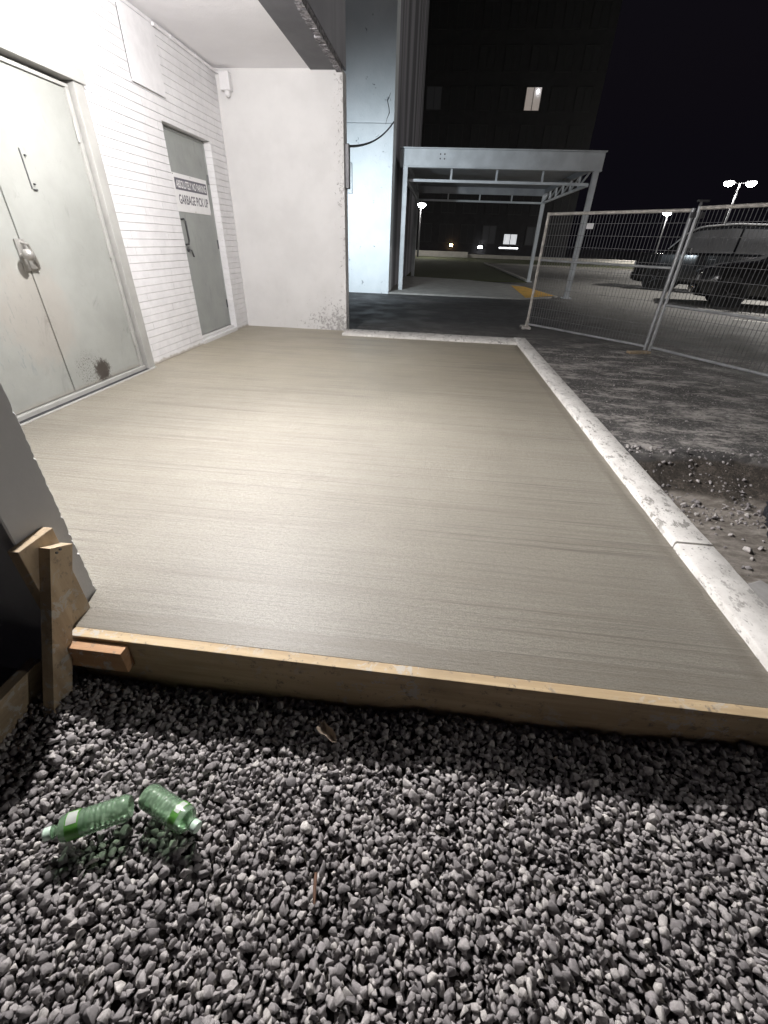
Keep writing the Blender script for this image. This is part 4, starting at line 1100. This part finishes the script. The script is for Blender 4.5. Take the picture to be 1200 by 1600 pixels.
# tall dark people carrier, nose to the left
van = [(0.0, 0.34, 0.90, 0.92, 0.70, 0.55), (0.06, 0.27, 0.99, 1.02, 0.84, 0.66), (0.35, 0.24, 1.09, 1.12, 0.96, 0.74), (0.92, 0.24, 1.17, 1.22, 1.0, 0.78), (1.45, 0.25, 1.19, 1.86, 1.0, 0.72),
       (1.80, 0.25, 1.19, 2.04, 1.0, 0.75), (2.8, 0.25, 1.20, 2.13, 1.0, 0.77), (4.4, 0.26, 1.20, 2.08, 1.0, 0.76), (4.95, 0.30, 1.18, 1.95, 0.97, 0.72), (5.15, 0.42, 1.15, 1.50, 0.90, 0.66)]
car('people_carrier', 'tall dark van with reflective side windows parked behind the fence, nose to the left', 'van', van, 'car_paint_dark', 'sheen_glass', ((1.62, 3.05), (3.12, 4.85)), (0.95, 4.05), 0.37, (8.0, 20.6, G), R(-38), 'cars in the parking lot', (1.0, 4.95))
sedan = [(0.0, 0.30, 0.62, 0.64, 0.62, 0.45), (0.07, 0.22, 0.70, 0.73, 0.78, 0.56), (0.45, 0.20, 0.82, 0.86, 0.88, 0.66), (1.25, 0.20, 0.92, 0.98, 0.91, 0.68), (1.95, 0.20, 0.95, 1.30, 0.91, 0.60),
         (2.30, 0.20, 0.95, 1.42, 0.91, 0.60), (3.0, 0.20, 0.96, 1.45, 0.91, 0.60), (3.6, 0.21, 0.97, 1.30, 0.90, 0.60), (4.2, 0.24, 0.97, 1.02, 0.88, 0.64), (4.6, 0.30, 0.92, 0.96, 0.82, 0.6), (4.7, 0.42, 0.82, 0.86, 0.74, 0.52)]
sedan = [(a, b*1.05, c*1.18, d*1.16, e*1.03, f*1.03) for a, b, c, d, e, f in sedan]
car('sedan_car', 'glossy black sedan nearest the fence with bright highlights on its bonnet', 'car', sedan, 'car_paint_black', 'car_glass', ((1.75, 2.75), (2.82, 3.75)), (0.85, 3.65), 0.33, (7.45, 15.0, G), R(-22), 'cars in the parking lot')

# ------------------------------------------------------------------ lamps in the lot
def lamp_post(label, x_, y_, h_, heads, power, spot=None):
    root = thing('lamp_post', label, 'lamp post', (x_, y_, G), 'lamp posts round the lot')
    MB().tube([(x_, y_, G), (x_, y_, h_)], [0.10, 0.06], 12).build('pole', 'dark_steel', root, 50)
    for (dx, dy) in heads:
        hx_, hy_ = x_+dx, y_+dy
        n_ = max(0.01, math.hypot(dx, dy))
        hd = MB().bar((x_, y_, h_-0.05), (hx_, hy_, h_+0.05), 0.06, 0.06)
        hd.box((hx_-0.32, hy_-0.22, h_+0.03), (hx_+0.32, hy_+0.22, h_+0.15), 0.03); hd = hd.build('lamp_head', 'dark_steel', root)
        MB().lathe([(0.38, 0.03), (0.36, -0.10), (0.22, -0.22), (0.01, -0.26)], 20, Matrix.Translation((hx_, hy_, h_))).build('lamp_lens', 'lot_lamp_glow', hd, 60)  # lens oversized to stand for the lamp's glare
        if power:
            l = lamp('lot_light', 'SPOT', (hx_, hy_, h_-0.32), power, (1.0, 0.965, 0.92), 0.12, root)
            l.data.spot_size = R(128); l.data.spot_blend = 0.35
    return root
lamp_post('tall twin-headed lamp post glowing above the dark cars', 25.0, 48.8, 6.35, ((-0.85, 0.1), (0.85, -0.1)), 3000)
lamp_post('single lamp post whose light shows just above the fence top rail', 22.5, 55, 4.5, ((-0.25, -0.3),), 500)
lamp_post('lamp post between the left canopy posts in front of the far building', -2.3, 50, 4.25, ((0.1, -0.35),), 150)
lamp_post('lamp post standing right of the parked cars outside the picture', 15.5, 16.0, 7.0, ((-0.8, -0.2),), P_LOT)
lamp_post('unseen tall lamp post added beyond the parked van for car highlights', 22.5, 34.8, 9.6, ((-0.8, -0.2),), 9000)  # unseen post added to put highlights on the car bonnets
sp_ = lamp_post('lamp post right of the kerb and the black bag outside the picture', 16.0, 2.0, 6.2, ((-0.8, 0.0),), P_SIDE)
for ch in sp_.children:
    if ch.type == 'LIGHT': ch.data.spot_size = R(170); ch.data.spot_blend = 0.2

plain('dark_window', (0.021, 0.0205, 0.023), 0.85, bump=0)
# ------------------------------------------------------------------ far apartment block
FB = 61.0
ab = thing('apartment_block', 'dark far apartment block with rows of windows, one lit warm', 'building', (10, FB, G))
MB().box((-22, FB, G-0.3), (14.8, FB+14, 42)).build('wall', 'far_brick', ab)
rows_z = [1.35+2.95*i for i in range(9)]
lit = {(2, 4): 'lit_window_warm', (2, 0): 'lit_window_cool'}
r5 = random.Random(3)
for ri, z in enumerate(rows_z):
    for ci in range(-4, 5):
        xc = 2.95+2.55*ci
        k = (ci, ri)
        hgt = 1.75 if k != (2, 0) else 1.0
        f_ = MB(); zb, zt = z, z+hgt; xa, xb = xc-0.75, xc+0.75
        for (p_, q_) in (((xa-0.08, zb-0.08), (xb+0.08, zb)), ((xa-0.08, zt), (xb+0.08, zt+0.08)), ((xa-0.08, zb), (xa, zt)), ((xb, zb), (xb+0.08, zt)), ((xc-0.03, zb), (xc+0.03, zt))):
            f_.box((p_[0], FB-0.06, p_[1]), (q_[0], FB-0.002, q_[1]))
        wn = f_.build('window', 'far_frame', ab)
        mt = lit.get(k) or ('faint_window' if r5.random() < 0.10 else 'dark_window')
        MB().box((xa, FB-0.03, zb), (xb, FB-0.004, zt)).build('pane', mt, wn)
MB().lathe([(0.10, 0), (0.10, -0.1)], 12, Matrix.Translation((8.45, FB-0.15, 1.35+2.95*4+1.5))).build('window_lamp', 'small_lamp_glow', ab)
def wall_lamp(label, x_, z_, wdt, mat, hgt_=0.2):
    root = thing('wall_lamp', label, 'lamp', (x_, FB-0.02, z_), 'small lamps on the far block')
    MB().box((x_-wdt/2-0.06, FB-0.12, z_-0.06), (x_+wdt/2+0.06, FB-0.005, z_+0.28), 0.02).build('lamp_housing', 'dark_steel', root)
    MB().box((x_-wdt/2, FB-0.20, z_+0.2-hgt_), (x_+wdt/2, FB-0.122, z_+0.2), 0.01).build('lamp_lens', mat, root)
wall_lamp('amber lamp glowing low on the far block, left of the white one', 1.15, 0.95, 0.35, 'amber_lamp_glow')
wall_lamp('white starry lamp glowing low on the far block between the canopy posts', 4.65, 0.85, 0.5, 'star_lamp_glow')
wall_lamp('long thin white strip lamp low on the far block below the lit window', 8.0, 0.82, 2.2, 'small_lamp_glow', 0.09)
